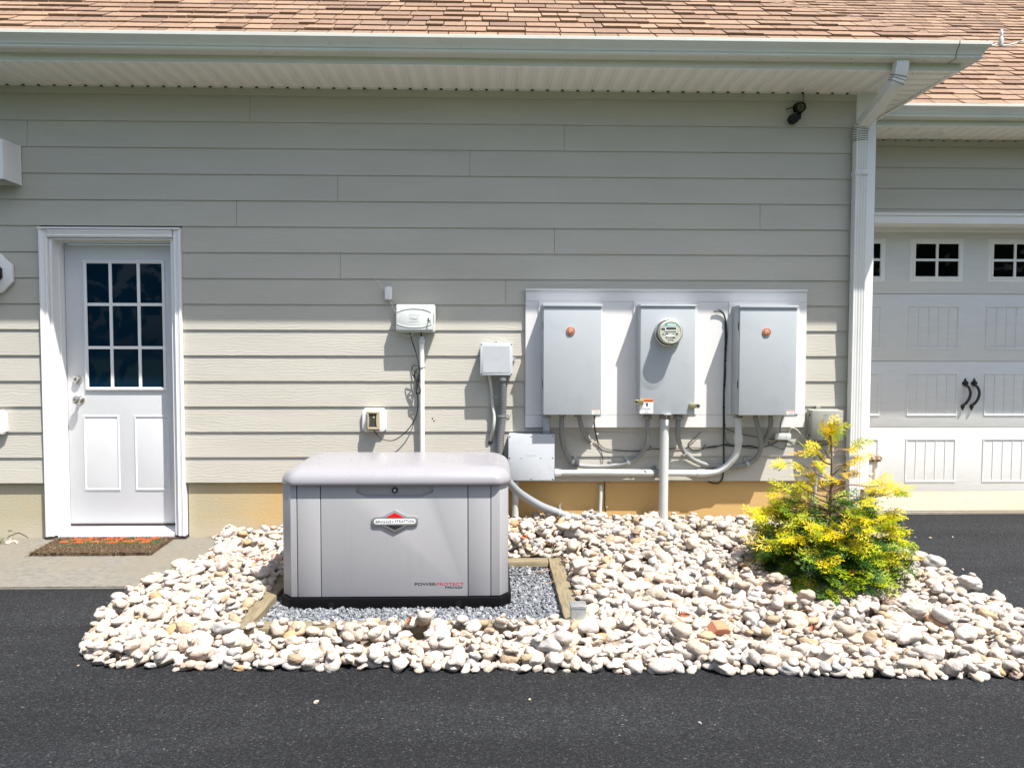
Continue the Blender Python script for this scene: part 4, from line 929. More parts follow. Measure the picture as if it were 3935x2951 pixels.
# short one into the wall
cd_ = conduit('flexible_conduit', 'short grey flexible conduit from the left cabinet into the torn siding hole', [k8(1040, 112, -0.12), k8(1060, 190, -0.11), k8(1090, 270, -0.075), k8(1125, 335, -0.03), k8(1150, 368, 0.0)], 0.016, 'pvc', GRP)
bm = B(); cyl(bm, k8(1035, 122, -0.12), k8(1033, 108, -0.12), 0.026); obj('hub', bm, M['pvc'], cd_, 60)
bm = B(); 
for j in range(7): box(bm, k8(1130+j*5-6, 300+j*14, -0.0125-0.001*j), k8(1142+j*5, 318+j*14, -0.018-0.002*(j % 3)), 0.001)
obj('putty', bm, M['cream'], cd_)
# flexible loop meter -> right cabinet
pts = [k8(1985, 140, -0.11), k8(1978, 250, -0.10), k8(1985, 350, -0.08), k8(2025, 440, -0.05), k8(2100, 520, Yf2), kz(0, 700, Yf2), kz(120, 778, Yf2), kz(280, 835, Yf2), kz(480, 855, Yf2), kz(700, 850, Yf2), kz(860, 818, Yf2), kz(975, 740, -0.05), kz(1035, 630, -0.08), kz(1048, 510, -0.10), kz(1020, 360, -0.11), kz(962, 140, -0.115)]
cd_ = conduit('flexible_conduit', 'grey flexible conduit looping from the meter cabinet under to the right cabinet', pts, 0.0172, 'pvc', GRP)
bm = B(); c_ = k8(1985, 130, -0.11); vcyl(bm, c_, km(1335, 900, -0.11).z, km(1335, 825, -0.11).z, 0.035); vcyl(bm, c_, km(1335, 825, -0.11).z, km(1335, 790, -0.11).z, 0.029); obj('hub', bm, M['pvc'], cd_, 60)
strap(cd_, k8(2045, 475, -0.045), k8(2100, 520, Yf2)-k8(2025, 440, -0.05), 0.0172, (0.5, 0, 1)); strap(cd_, kz(855, 815, Yf2), kz(975, 740, -0.05)-kz(700, 850, Yf2), 0.0172, (-0.35, 0, 1))
conduit('flexible_conduit', 'short grey flexible conduit from the right cabinet bending back into the siding', [kz(1178, 140, -0.12), kz(1188, 240, -0.115), kz(1165, 360, -0.09), kz(1110, 460, -0.05), kz(1075, 520, 0.0)], 0.0165, 'pvc', GRP)
# ribbed conduit under the small junction box
pts = [kj(748, 350, -0.075), kj(746, 500, -0.072), kj(741, 750, -0.062), kj(735, 1000, -0.05), kj(722, 1200, -0.045), kj(703, 1400, -0.045), kj(690, 1600, -0.048), kj(688, 1900, -0.055), kj(700, 2300, -0.06), kj(740, 2800, -0.06)]
cd_ = conduit('flexible_conduit', 'thick ribbed grey conduit dropping from the small junction box behind the generator', pts, 0.0275, 'flex', GRP, 0.011)
bm = B(); a = kj(748, 402, -0.075); vcyl(bm, a, a.z, kj(748, 320, -0.075).z, 0.0345); lathe(bm, kj(615, 335, -0.1), (0, -1, 0), [(0, 0), (0.006, 0), (0.006, 0.008), (0, 0.008)], 12); obj('hub', bm, M['pvc'], cd_, 60)
strap(cd_, kj(732, 1062, -0.046), (0.05, 0, 1), 0.029, (1, 0, 0), 'galv', 0.012)
pts = [kj(490, 300, -0.05), kj(520, 450, -0.035), kj(540, 650, -0.028), kj(552, 850, -0.03), kj(580, 1050, -0.045), kj(572, 1230, -0.05), kj(540, 1400, -0.03), kj(505, 1550, 0.0)]
cd_ = conduit('flexible_conduit', 'thin grey conduit bowing from the small junction box into a siding hole', pts, 0.0115, 'pvcl', GRP)
strap(cd_, kj(540, 715, -0.029), (-0.06, 0, 1), 0.0115, (1, 0, 0), 'galv', 0.013)
bm = B(); lathe(bm, kj(508, 1560, -0.0128), (0, -1, 0), [(0.016, 0), (0.015, 0.001), (0.0, 0.001)], 14); obj('wall_hole', bm, M['seal'], cd_)
# smooth conduit from behind the generator into the stones
pts = [k8(300, 640, -0.34), k8(380, 742, -0.28), k8(470, 835, -0.22), k8(580, 910, -0.16), k8(700, 975, -0.12), k8(840, 1028, -0.08), k8(950, 1070, -0.075), k8(1030, 1080, -0.075), k8(1080, 1105, -0.075), k8(1105, 1150, -0.08), k8(1110, 1220, -0.08)]
cd_ = conduit('flexible_conduit', 'smooth blue grey conduit sloping from behind the generator into the stones', pts, 0.027, 'smurf', GRP)
bm = B(); a = k8(962, 1072, -0.075); b = k8(1003, 1080, -0.075); cyl(bm, a, b, 0.033); cyl(bm, b, b+(b-a)*0.35, 0.030); obj('coupling', bm, M['pvc'], cd_, 60)
strap(cd_, k8(858, 1035, -0.08), k8(950, 1070, -0.075)-k8(840, 1028, -0.08), 0.027, (0.1, 0, 1), 'galv', 0.014, 0.016)
p = k8(1250, 850, -0.02)
cd_ = conduit('pipe', 'thin pale pipe standing on the tan foundation, bent in at its top', [(p.x, 0.03, k8(1250, 775, 0.0).z), (p.x, -0.012, k8(1250, 783, 0.0).z), (p.x, -0.022, k8(1250, 830, 0.0).z), (p.x-0.004, -0.024, k8(1250, 1000, 0).z), (p.x-0.006, -0.03, 0.1)], 0.0125, 'pvcl'); cd_['category'] = 'pipe'
p = k8(442, 900, -0.06)
cd_ = conduit('pipe', 'short wide pale pipe below the square grey box', [(p.x, -0.05, k8(442, 735, -0.06).z), (p.x, -0.05, 0.08)], 0.024, 'pvcl', None, None, False); cd_['category'] = 'pipe'
# white riser for the irrigation controller
Yw_ = -0.045; p = k5(711, 1000, Yw_)
wc = conduit('conduit', 'slim white upright pipe under the white controller box', [(p.x, Yw_, k5(711, 700, Yw_).z), (p.x+0.0005, Yw_, 0.06)], 0.0168, 'whitepvc', None, None, False)
bm = B(); vcyl(bm, p, k5(711, 712, Yw_).z, k5(711, 674, Yw_).z, 0.0215); vcyl(bm, p, k5(711, 674, Yw_).z, k5(711, 650, Yw_).z, 0.0145); obj('coupling', bm, M['whitepl'], wc, 60)
# ---------------- irrigation controller
YI = -0.105
a = kc(200, 1235, YI); b = kc(1650, 192, YI)
ic = thing('irrigation_controller', 'white sprinkler controller box with keys in its lock', 'controller box', ((a.x+b.x)/2, -0.0127, a.z))
bm = B(); prism(bm, rrect(a.x, a.z, b.x+0.004, b.z, 0.014), YI+0.022, -0.0127, 0.004); obj('body', bm, M['whitepl'], ic)
a2 = kc(215, 1165, YI); b2 = kc(1610, 205, YI)
bm = B(); prism(bm, rrect(a2.x, a2.z, b2.x, b2.z, 0.010), YI, YI+0.0215, 0.005); cv = obj('cover', bm, M['whitepl'], ic)
for arc in ([(255, 482), (420, 418), (620, 370), (900, 350), (1180, 372), (1380, 420), (1535, 490)], [(255, 915), (400, 980), (620, 1035), (900, 1055), (1180, 1040), (1380, 1000), (1535, 940)]):
    bm = B(); tube(bm, [kc(x, y, YI) for x, y in arc], 0.0032, 8); obj('raised_rib', bm, M['whitepl'], cv)
bm = B(); r0 = rrect(kc(712, 838, YI).x, kc(712, 838, YI).z, kc(1080, 590, YI).x, kc(1080, 590, YI).z, 0.004); tube(bm, [Vector((x, YI-0.0002, z)) for x, z in r0+[r0[0]]], 0.0012, 6, False); obj('plaque_rim', bm, M['whitepl'], cv)
c_ = kc(882, 722, YI); bm = text_bm('TORO', kc(1032, 700, YI).x-kc(732, 700, YI).x, kc(900, 675, YI).z-kc(900, 765, YI).z, (c_.x, YI, c_.z), 0.0016, 0.02); obj('embossed_lettering', bm, M['whitepl'], cv, None)
bm = B(); box(bm, kc(1615, 905, YI+0.03), kc(1628, 545, YI+0.012)); obj('latch_slot', bm, M['black'], ic, None)
c_ = kc(1462, 735, YI); bm = B(); lathe(bm, c_, (0, -1, 0), [(0.011, 0), (0.011, 0.004), (0.008, 0.006), (0, 0.006)], 18); lk = obj('lock', bm, M['nickel'], ic)
bm = B(); box(bm, c_+Vector((-0.001, -0.022, -0.006)), c_+Vector((0.001, -0.006, 0.008))); lathe(bm, c_+Vector((0.003, -0.021, -0.006)), (1, 0.3, 0), [(0.009, 0), (0.009, 0.0018), (0.004, 0.0018), (0.004, 0), (0.009, 0)], 16)
prism(bm, [(c_.x+0.003, c_.z-0.010), (c_.x+0.008, c_.z-0.012), (c_.x+0.011, c_.z-0.040), (c_.x+0.008, c_.z-0.043)], YI-0.020, YI-0.018); prism(bm, [(c_.x-0.004, c_.z-0.010), (c_.x+0.001, c_.z-0.010), (c_.x-0.004, c_.z-0.034), (c_.x-0.008, c_.z-0.034)], YI-0.0145, YI-0.013); obj('key', bm, M['nickel'], lk)
bm = B(); tube(bm, [kc(445, 1235, -0.06), kc(500, 1330, -0.06), kc(640, 1390, -0.058), kc(800, 1340, -0.058), kc(900, 1238, -0.06)], 0.0022, 8); obj('wire_loop', bm, M['cream'], ic)
# sensor receiver
a = k5(394, 334, -0.045); b = k5(455, 228, -0.045)
rs_ = thing('sensor_receiver', 'tiny white sensor box with whip wire above the controller', 'sensor', ((a.x+b.x)/2, -0.0127, a.z))
bm = B(); box(bm, (a.x, -0.045, a.z), (b.x, -0.0127, b.z), 0.003); box(bm, (a.x+0.008, -0.030, b.z-0.001), (b.x-0.010, -0.0127, b.z+0.004), 0.001); obj('case', bm, M['trim'], rs_)
bm = B(); box(bm, (a.x+0.004, -0.0458, b.z-0.006), (a.x+0.012, -0.0449, b.z-0.0042)); obj('slot', bm, M['black'], rs_, None)
bm = B(); tube(bm, [k5(398, 255, -0.03), k5(370, 232, -0.035), k5(352, 195, -0.03), k5(318, 165, -0.03), k5(293, 130, -0.03)], 0.0016, 6); obj('antenna_wire', bm, M['cream'], rs_)
bm = B(); tube(bm, [k5(434, 332, -0.03), k5(452, 370, -0.025), k5(472, 415, -0.03), k5(490, 455, -0.04)], 0.003, 8); obj('signal_wire', bm, M['cream'], rs_)
# outlet with bubble cover
op = [(290, 230), (1195, 230), (1340, 400), (1325, 1262), (1180, 1395), (290, 1395), (148, 1252), (155, 378)]
c_ = ko(745, 812, -0.03)
ot = thing('outlet_box', 'weatherproof outlet in beige bubble cover on a white cut corner plate', 'outlet', (c_.x, -0.0127, ko(745, 1395).z))
bm = B(); prism(bm, [(ko(x, y, -0.034).x, ko(x, y, -0.034).z) for x, y in op], -0.034, -0.0127, 0.003); obj('mounting_plate', bm, M['trim'], ot)
a = ko(372, 1312, -0.04); b = ko(1010, 352, -0.04); bm = B(); prism(bm, rrect(a.x, a.z, b.x, b.z, 0.007), -0.044, -0.0345, 0.002)
for j in range(5): z_ = ko(1020, 600+j*130, -0.05).z; cyl(bm, (b.x+0.001, -0.046, z_-0.004), (b.x+0.001, -0.046, z_+0.004), 0.0035, 10)
obj('base_frame', bm, M['clear'] if False else M['beige'], ot)
YO = -0.088
a = ko(405, 1285, YO); b = ko(985, 395, YO); i0 = ko(460, 1180, YO); i1 = ko(865, 505, YO)
bm = B(); hr = rrect(a.x, a.z, b.x, b.z, 0.006)
box(bm, (a.x, YO, a.z), (b.x, -0.0445, i0.z), 0.004); box(bm, (a.x, YO, i1.z), (b.x, -0.0445, b.z), 0.004)
mzz = (i0.z+i1.z)/2; hz = (i1.z-i0.z)/2
for sx, xi in ((1, i0.x), (-1, i1.x)):
    xo = a.x+0.0005 if sx > 0 else b.x-0.0005; pr = [(xo, i0.z+0.0003), (xo, i1.z-0.0003)]
    for j in range(9): u = 1-2*j/8; pr.append((xi+sx*0.004*(1-u*u), mzz+u*(hz-0.0003)))
    if sx > 0: pr = pr
    prism(bm, pr, YO, -0.0445)
obj('bubble_cover', bm, M['beige'], ot, 40)
bm = B(); box(bm, (i0.x-0.002, YO+0.008, i0.z-0.002), (i1.x+0.002, YO+0.012, i1.z+0.002)); obj('smoked_window', bm, glass_dark('smoked plastic', (0.05, 0.05, 0.045)), ot, None)
bm = B(); lathe(bm, ko(715, 690, YO+0.0078), (0, -1, 0), [(0.007, 0), (0.006, 0.003), (0, 0.004)], 16); obj('plug', bm, M['beige'], ot)
# black power cord with the hanging coil
pcd = thing('power_cord', 'black power cord coiled on the white pipe between controller and outlet', 'cord', ko(720, 1320, -0.05))
Yq = -0.058
pts = [k5(606, 604, -0.06), k5(625, 680, -0.05), k5(655, 770, -0.05), k5(682, 870, -0.06), k5(690, 960, Yq), k5(676, 1060, Yq), k5(662, 1120, Yq), k5(672, 1150, Yq), k5(677, 1230, -0.045), k5(660, 1330, -0.04), k5(600, 1430, -0.045), k5(520, 1505, -0.05), k5(450, 1533, -0.05), k5(370, 1520, -0.055), k5(318, 1470, -0.06), k5(302, 1435, -0.062)]
bm = B(); tube(bm, pts, 0.0037, 10); obj('cord', bm, M['cable'], pcd, 60)
for lp in ([(690, 915), (660, 890), (630, 905), (628, 960), (650, 1010), (680, 1060), (700, 1105), (690, 1135), (668, 1120), (662, 1060), (690, 1000), (690, 940)], [(685, 920), (655, 940), (648, 985), (668, 1040), (692, 1085), (694, 1120), (675, 1130), (660, 1090), (670, 1020), (688, 960)], [(690, 960), (668, 950), (640, 975), (655, 1020), (680, 1045), (690, 1020), (688, 970)]):
    bm = B(); tube(bm, [k5(x, y, Yq-0.004*math.sin(i*1.7)-0.003) for i, (x, y) in enumerate(lp)], 0.0034, 8); obj('coil', bm, M['cable'], pcd, 60)
bm = B(); a = k5(711, 918, Yw_); tube(bm, [a+Vector((-0.022, -0.012, 0.0)), a+Vector((-0.01, -0.018, 0.001)), a+Vector((0.006, -0.018, 0.003)), a+Vector((0.017, -0.006, 0.006)), a+Vector((0.02, 0.0, 0.006))], 0.0024, 8); obj('tie', bm, M['cable'], pcd, 60)
cc = thing('cable', 'short black cable from the controller into the white pipe top', 'cable', k5(708, 655, -0.05)); bm = B(); tube(bm, [k5(700, 604, -0.055), k5(704, 630, -0.05), k5(710, 662, Yw_)], 0.0048, 10); obj('sheath', bm, M['cable'], cc, 60)
# dark cable bundle beside the right cabinet
cb = thing('cable_bundle', 'dark upright cable bundle between the meter and the right cabinet', 'cable', kz(520, 320, -0.045))
bm = B(); tube(bm, [k7(393, 407, -0.05), k7(450, 405, -0.05), k7(495, 430, -0.048), k7(514, 490, -0.045), k7(519, 700, -0.043), k7(511, 1000, -0.043), k7(500, 1350, -0.043), k7(500, 1645, -0.043), kz(520, 450, -0.02), kz(521, 650, -0.019), kz(522, 800, -0.018), kz(512, 960, -0.018), kz(490, 1050, -0.018), kz(430, 1093, -0.012), kz(350, 1085, -0.004), kz(290, 1060, 0.0)], 0.0052, 10); obj('black_cable', bm, M['cable'], cb, 60)
bm = B(); tube(bm, [k7(440, 384, -0.05), k7(480, 402, -0.05), k7(515, 460, -0.047), k7(532, 590, -0.045), k7(526, 760, -0.044), k7(520, 930, -0.044), k7(522, 1080, -0.044), k7(510, 1240, -0.044), k7(508, 1420, -0.044), k7(512, 1640, -0.044)], 0.0032, 8); tube(bm, [k7(440, 384, -0.05)+Vector((0.001, 0, -0.004)), k7(500, 425, -0.049), k7(527, 520, -0.047), k7(538, 660, -0.044), k7(530, 800, -0.043), k7(523, 930, -0.0435)], 0.0028, 8); obj('teal_cable', bm, M['teal'], cb, 60)
bm = B()
for X, Y in ((515, 519), (517, 805), (515, 933), (506, 1190), (499, 1423), (505, 1612)): c_ = k7(X, Y, -0.044); cyl(bm, c_+Vector((0, 0, -0.0025)), c_+Vector((0, 0, 0.0025)), 0.0082, 12); box(bm, c_+Vector((0.006, -0.004, -0.002)), c_+Vector((0.011, 0.002, 0.003)))
obj('tie', bm, M['black'], cb, 60)
bm = B(); tube(bm, [kz(530, 305, -0.04), kz(600, 340, -0.03), kz(680, 370, -0.02), kz(800, 402, -0.018), kz(1000, 438, -0.018), kz(1180, 465, -0.02), kz(1320, 485, -0.02), kz(1450, 505, -0.02), kz(1690, 548, -0.02), kz(1900, 552, -0.03), kz(2010, 538, -0.03), kz(2090, 505, -0.04)], 0.0028, 8); obj('blue_drop_wire', bm, M['teal'], cb, 60)
bm = B(); tube(bm, [kz(530, 310, -0.04), kz(535, 400, -0.03), kz(555, 490, -0.02), kz(610, 545, -0.018), kz(750, 570, -0.018), kz(950, 598, -0.018), kz(1080, 580, -0.018), kz(1200, 558, -0.018), kz(1290, 590, -0.018), kz(1345, 608, -0.018), kz(1395, 585, -0.02), kz(1410, 490, -0.022)], 0.0026, 8); obj('ground_wire', bm, M['green'], cb, 60)
# telecom line along the wall
tl = thing('telephone_cable', 'thin dark cable clipped level along the siding between the cabinets', 'cable', k8(1500, 447, -0.016))
Yt = -0.017
bm = B(); tube(bm, [k8(1187, 112, -0.10), k8(1192, 200, -0.08), k8(1208, 300, -0.03), k8(1235, 380, Yt), k8(1290, 425, Yt), k8(1400, 442, Yt), k8(1550, 449, Yt), k8(1680, 440, Yt), k8(1740, 430, Yt), k8(1850, 430, Yt), k8(2000, 422, Yt), k8(2100, 418, Yt), kz(30, 588, Yt), kz(240, 592, Yt), kz(300, 585, Yt)], 0.0030, 8)
obj('line', bm, M['cablebr'], tl, 60)
bm = B(); tube(bm, [k8(1196, 116, -0.10), k8(1186, 200, -0.08), k8(1205, 310, -0.03), k8(1228, 400, Yt), k8(1255, 450, Yt), k8(1266, 500, Yt), k8(1270, 540, Yt), k8(1262, 570, Yt)], 0.0026, 8); obj('branch_line', bm, M['cablebr'], tl, 60)
bm = B(); tube(bm, [kz(285, 587, Yt-0.002), kz(360, 577, Yt-0.002), kz(430, 572, Yt-0.002)], 0.0062, 10); obj('splice', bm, M['cablebr'], tl, 60)
for o_ in (0, 1):
    bm = B(); tube(bm, [kz(425, 572, Yt), kz(510, 552-o_*2, Yt), kz(590, 542+o_*20, Yt), kz(660, 567, Yt), kz(790, 566, Yt), kz(890, 562+o_*6, Yt), kz(1010, 588, Yt), kz(1090, 577, Yt), kz(1180, 552, Yt), kz(1250, 520, Yt), kz(1292, 488, -0.025)], 0.0032, 8); obj('line', bm, M['cable'], tl, 60)
for o_ in (0, 14):
    bm = B(); tube(bm, [kz(195, 370, -0.01), kz(140, 420+o_*0.4, Yt-0.004), kz(60, 490+o_*0.8, Yt-0.004), kz(12+o_*0.3, 545+o_*0.5, Yt-0.004), kz(35+o_, 596+o_*0.5, Yt), kz(110, 630-o_, Yt), kz(245, 602, Yt)], 0.0024, 8); obj('loop_wire', bm, M['cablebr'], tl, 60)
for X, Y in ((1720, 425),): 
    bm = B(); c_ = k8(X, Y, Yt); box(bm, c_+Vector((-0.007, -0.005, -0.008)), c_+Vector((0.007, 0.004, 0.016)), 0.002); obj('clip', bm, M['pvc'], tl)
for X, Y in ((258, 575), (1172, 545)):
    bm = B(); c_ = kz(X, Y, Yt); box(bm, c_+Vector((-0.008, -0.006, -0.008)), c_+Vector((0.006, 0.004, 0.018)), 0.002); obj('clip', bm, M['pvc'], tl)
bm = B(); c_ = k8(1218, 288, Yt); box(bm, c_+Vector((-0.008, -0.006, -0.007)), c_+Vector((0.008, 0.004, 0.007)), 0.002); obj('clip', bm, M['whitepl'], tl)
gw = thing('ground_wire', 'brown wire running down the tan foundation beside the thin pipe', 'wire', k8(1300, 1060, 0.0)); bm = B(); tube(bm, [k8(1283, 690, -0.005), k8(1286, 760, 0.012), k8(1288, 900, 0.012), k8(1286, 960, 0.01), k8(1296, 1010, 0.01), k8(1300, 1090, 0.0)], 0.003, 8); obj('wire', bm, M['cablebr'], gw, 60)
bm = B(); lathe(bm, k8(1307, 978, 0.0), (0, -1, 0), [(0, 0), (0.006, 0), (0.006, 0.005), (0, 0.005)], 10); obj('clip', bm, M['beige'], gw)
# small white interface box
a = kz(1258, 482, -0.052); b = kz(1478, 392, -0.052)
ib = thing('interface_box', 'small white telephone box below the right cabinet', 'telephone box', ((a.x+b.x)/2, -0.0127, a.z))
bm = B(); box(bm, (a.x-0.003, -0.052, a.z), (b.x, -0.0127, b.z), 0.004); obj('case', bm, M['whitepl'], ib)
bm = B(); screw(bm, kz(1405, 436, -0.052), 0.003); obj('screw', bm, M['black'], ib)
bm = B(); tube(bm, [kz(1362, 138, -0.10), kz(1335, 200, -0.08), kz(1320, 290, -0.05), kz(1320, 395, -0.035)], 0.0030, 8); obj('feed_wire', bm, M['cable'], ib, 60)
bm = B(); tube(bm, [kz(1445, 392, -0.03), kz(1458, 335, -0.035), kz(1490, 308, -0.04), kz(1550, 330, -0.04), kz(1600, 385, -0.04), kz(1650, 445, -0.035), kz(1692, 480, -0.03), kz(1730, 478, -0.03), kz(1770, 455, -0.035)], 0.0030, 8); obj('jumper_wire', bm, M['cream'], ib, 60)
# grey service box by the corner
YN = -0.125
a = S(3126, 1692, YN); b = S(3243, 1578, YN)
nb = thing('service_box', 'grey plastic telephone service box beside the white corner board', 'service box', ((a.x+b.x)/2, -0.0127, a.z))
bm = B(); xs_ = kz(1897, 300, YN).x; prism(bm, [(a.x, -0.04), (a.x, YN+0.028), (xs_-0.004, YN), (b.x-0.006, YN), (b.x, YN+0.010), (b.x, -0.04)], a.z, b.z, 0.003, axis='Z'); cv = obj('cover', bm, M['nid'], nb)
bm = B(); box(bm, (a.x-0.004, -0.0395, a.z-0.004), (b.x+0.004, -0.0127, b.z+0.004), 0.004); box(bm, (a.x+0.055, -0.03, b.z+0.002), (a.x+0.085, -0.0127, b.z+0.028), 0.002); obj('back_tray', bm, M['nid'], nb)
for Y in (125, 415):
    c_ = kz(1768, Y, -0.05); bm = B(); box(bm, (a.x-0.010, -0.062, c_.z-0.009), (a.x+0.002, -0.040, c_.z+0.009), 0.001); hg = obj('hinge', bm, M['nid'], nb); bm = B(); box(bm, (a.x-0.0105, -0.0628, c_.z-0.006), (a.x-0.003, -0.0622, c_.z+0.006)); obj('hinge_gap', bm, M['black'], hg, None)
c_ = kz(1965, 125, YN); bm = text_bm('verizon', 0.030, 0.0075, (c_.x, YN, c_.z), 0.0010, 0.0); obj('embossed_lettering', bm, M['nid'], cv, None)
bm = B(); c_ = kz(1955, 160, YN); tube(bm, [c_+Vector((-0.010, 0, 0.004)), c_+Vector((0.010, 0, 0.004)), c_+Vector((0.006, 0, -0.002)), c_+Vector((0, 0, 0.001)), c_+Vector((-0.006, 0, -0.002)), c_+Vector((-0.010, 0, 0.004))], 0.0007, 6, False); obj('embossed_mark', bm, M['nid'], cv)
bm = B(); lathe(bm, (kz(1978, 500).x, -0.06, a.z-0.0), (0, 0, -1), [(0, 0), (0.007, 0), (0.007, 0.012), (0, 0.012)], 10); obj('gland', bm, M['seal'], nb)
cd_ = conduit('conduit', 'thin pale upright pipe under the grey service box behind the shrub', [kz(1858, 525, -0.03), kz(1857, 640, -0.03), kz(1840, 900, -0.025), kz(1815, 1200, -0.01), kz(1795, 1475, -0.0), kz(1785, 1640, -0.02)], 0.0105, 'pvcl')
bm = B(); c_ = kz(1858, 520, -0.03); vcyl(bm, c_, c_.z-0.004, c_.z+0.008, 0.005); obj('cable_end', bm, M['cable'], cd_, 60)
# ---------------- security camera under the soffit
k6z = crop(3000, 330, 9.76)
sc2 = thing('security_camera', 'black security camera with a round sensor ring under the soffit', 'camera', k6z(690, 840, -0.0127))
c_ = k6z(690, 840, -0.03)
bm = B(); lathe(bm, (c_.x+0.002, -0.0127, c_.z+0.002), (0, -1, 0), [(0, 0), (0.040, 0), (0.040, 0.008), (0.036, 0.012), (0, 0.012)], 28); obj('base_plate', bm, M['black'], sc2)
ax = Vector((-0.05, -1, -0.15)); c2 = c_+Vector((0, 0.004, 0))
bm = B(); lathe(bm, c2, ax, [(0, 0), (0.030, 0), (0.033, 0.01), (0.034, 0.05), (0.031, 0.053), (0.025, 0.053), (0.0245, 0.046), (0, 0.046)], 32); hd_ = obj('sensor_head', bm, M['black'], sc2)
bm = B(); ld_ = c2+ax.normalized()*0.0462; e1 = ax.cross(Vector((0, 0, 1))).normalized(); e2 = e1.cross(ax).normalized()
for rr_, nn in ((0.0205, 20), (0.0145, 14)):
    for i in range(nn): an = 2*math.pi*i/nn; lathe(bm, ld_+e1*rr_*math.cos(an)+e2*rr_*math.sin(an), ax, [(0.0018, 0), (0.0018, 0.001), (0, 0.0018)], 6)
obj('led_ring', bm, M['brass'], hd_)
bm = B(); lathe(bm, ld_, ax, [(0.009, 0), (0.009, 0.004), (0.006, 0.006), (0, 0.007)], 18); obj('lens', bm, M['lcd'], hd_)
bm = B(); tube(bm, [k6z(560, 780, -0.04), k6z(215, 888, -0.055)], 0.0040, 8, False); obj('antenna', bm, M['black'], sc2, 60)
cbk = k6z(475, 1250, -0.05); bm = B(); lathe(bm, cbk+Vector((0.004, 0.035, 0.004)), (-0.1, -1, -0.1), [(0, 0), (0.026, 0), (0.0335, 0.008), (0.034, 0.05), (0.030, 0.058), (0, 0.060)], 32); obj('camera_body', bm, M['black'], sc2)
a = k6z(600, 1060, -0.04); bm = B(); box(bm, k6z(590, 1235, -0.045), k6z(720, 1065, -0.02), 0.003); obj('bracket', bm, M['black'], sc2); bm = B(); box(bm, k6z(540, 1050, -0.03), k6z(660, 1018, -0.024), 0.001); obj('bracket_clip', bm, M['beige'], sc2)
bm = B(); tube(bm, [k6z(800, 680, -0.03), k6z(845, 560, -0.03), k6z(862, 380, -0.03), k6z(858, 230, -0.03), k6z(830, 196, -0.03), k6z(700, 205, -0.028), k6z(520, 205, -0.026)], 0.0023, 8); obj('cable', bm, M['cable'], sc2, 60)
# ---------------- left edge of the wall
k1z = crop(0, 500, 6.38)
xv = k1z(530, 900, 0).x; zt_ = k1z(500, 402, -0.0127).z; zb2 = k1z(530, 1352, -0.0127).z; zf = k1z(75, 1195, -0.20).z
vh = thing('vent_hood', 'white boxy vent hood on the siding at the upper left edge', 'vent hood', (xv-0.14, -0.0127, zb2))
bm = B(); t_ = 0.003; Y1 = -0.20
for xx in (xv-0.28, xv-t_): prism(bm, [(-0.0127, zt_), (Y1, zt_), (Y1, zf), (-0.0127, zb2)], xx, xx+t_, axis='X')
box(bm, (xv-0.28+t_, Y1, zt_-t_), (xv-t_, -0.0127, zt_)); box(bm, (xv-0.28+t_, Y1, zf), (xv-t_, Y1+t_, zt_-t_-0.0001)); box(bm, (xv-0.285, -0.016, zb2-0.004), (xv+0.006, -0.0127, zt_+0.006)); obj('hood', bm, M['trim'], vh, None)
bm = B(); box(bm, (xv-0.27, -0.14, zf+0.04), (xv-0.012, -0.13, zt_-0.01)); obj('damper', bm, M['galv'], vh, None)
k2z = crop(0, 940, 5.53)
xr_ = k2z(275, 600, -0.03).x; zt_ = k2z(90, 200, -0.03).z; zb2 = k2z(135, 1028, -0.03).z; hh = (zt_-zb2)/2; lc = Vector((xr_-hh, -0.0127, (zt_+zb2)/2))
ln = thing('wall_lantern', 'black wall lantern on a white octagonal plate at the left edge', 'wall lantern', lc)
oc = lambda r, c=0.56: [(lc.x+sx*r*u, lc.z+sz*r*v) for sx, sz, u, v in ((1, 1, 1, c*0.75), (1, 1, c*0.75, 1), (-1, 1, c*0.75, 1), (-1, 1, 1, c*0.75), (-1, -1, 1, c*0.75), (-1, -1, c*0.75, 1), (1, -1, c*0.75, 1), (1, -1, 1, c*0.75))]
bm = B(); prism(bm, oc(hh), -0.042, -0.0127, 0.005); obj('mounting_plate', bm, M['trim'], ln)
bm = B(); prism(bm, oc(0.072), -0.058, -0.0425, 0.004); obj('backplate', bm, M['iron'], ln)
lx, ly, lz = lc.x-0.01, -0.15, lc.z-0.01
bm = B(); tube(bm, [(lc.x, -0.058, lc.z+0.01), (lc.x, -0.09, lc.z+0.03), (lx, ly, lc.z+0.03)], 0.008, 10); obj('arm', bm, M['iron'], ln)
bm = B(); lathe(bm, (lx, ly, lz+0.075), (0, 0, -1), [(0.0, -0.03), (0.006, -0.02), (0.012, 0.0), (0.03, 0.02), (0.075, 0.05), (0.08, 0.055), (0.08, 0.07), (0.07, 0.072), (0, 0.072)], 8); obj('cap', bm, M['iron'], ln, 20)
bm = B(); lathe(bm, (lx, ly, lz), (0, 0, -1), [(0.062, 0.0), (0.045, 0.14), (0.043, 0.14), (0.060, 0.0), (0.062, 0.0)], 8); obj('glass', bm, M['clear'], ln, 20)
bm = B()
for i in range(8): an = 2*math.pi*(i)/8; tube(bm, [(lx+0.064*math.cos(an), ly+0.064*math.sin(an), lz), (lx+0.048*math.cos(an), ly+0.048*math.sin(an), lz-0.14)], 0.004, 6, False)
lathe(bm, (lx, ly, lz-0.14), (0, 0, -1), [(0.052, 0), (0.052, 0.012), (0.02, 0.02), (0.008, 0.035), (0, 0.04)], 8); obj('cage', bm, M['iron'], ln, 20)
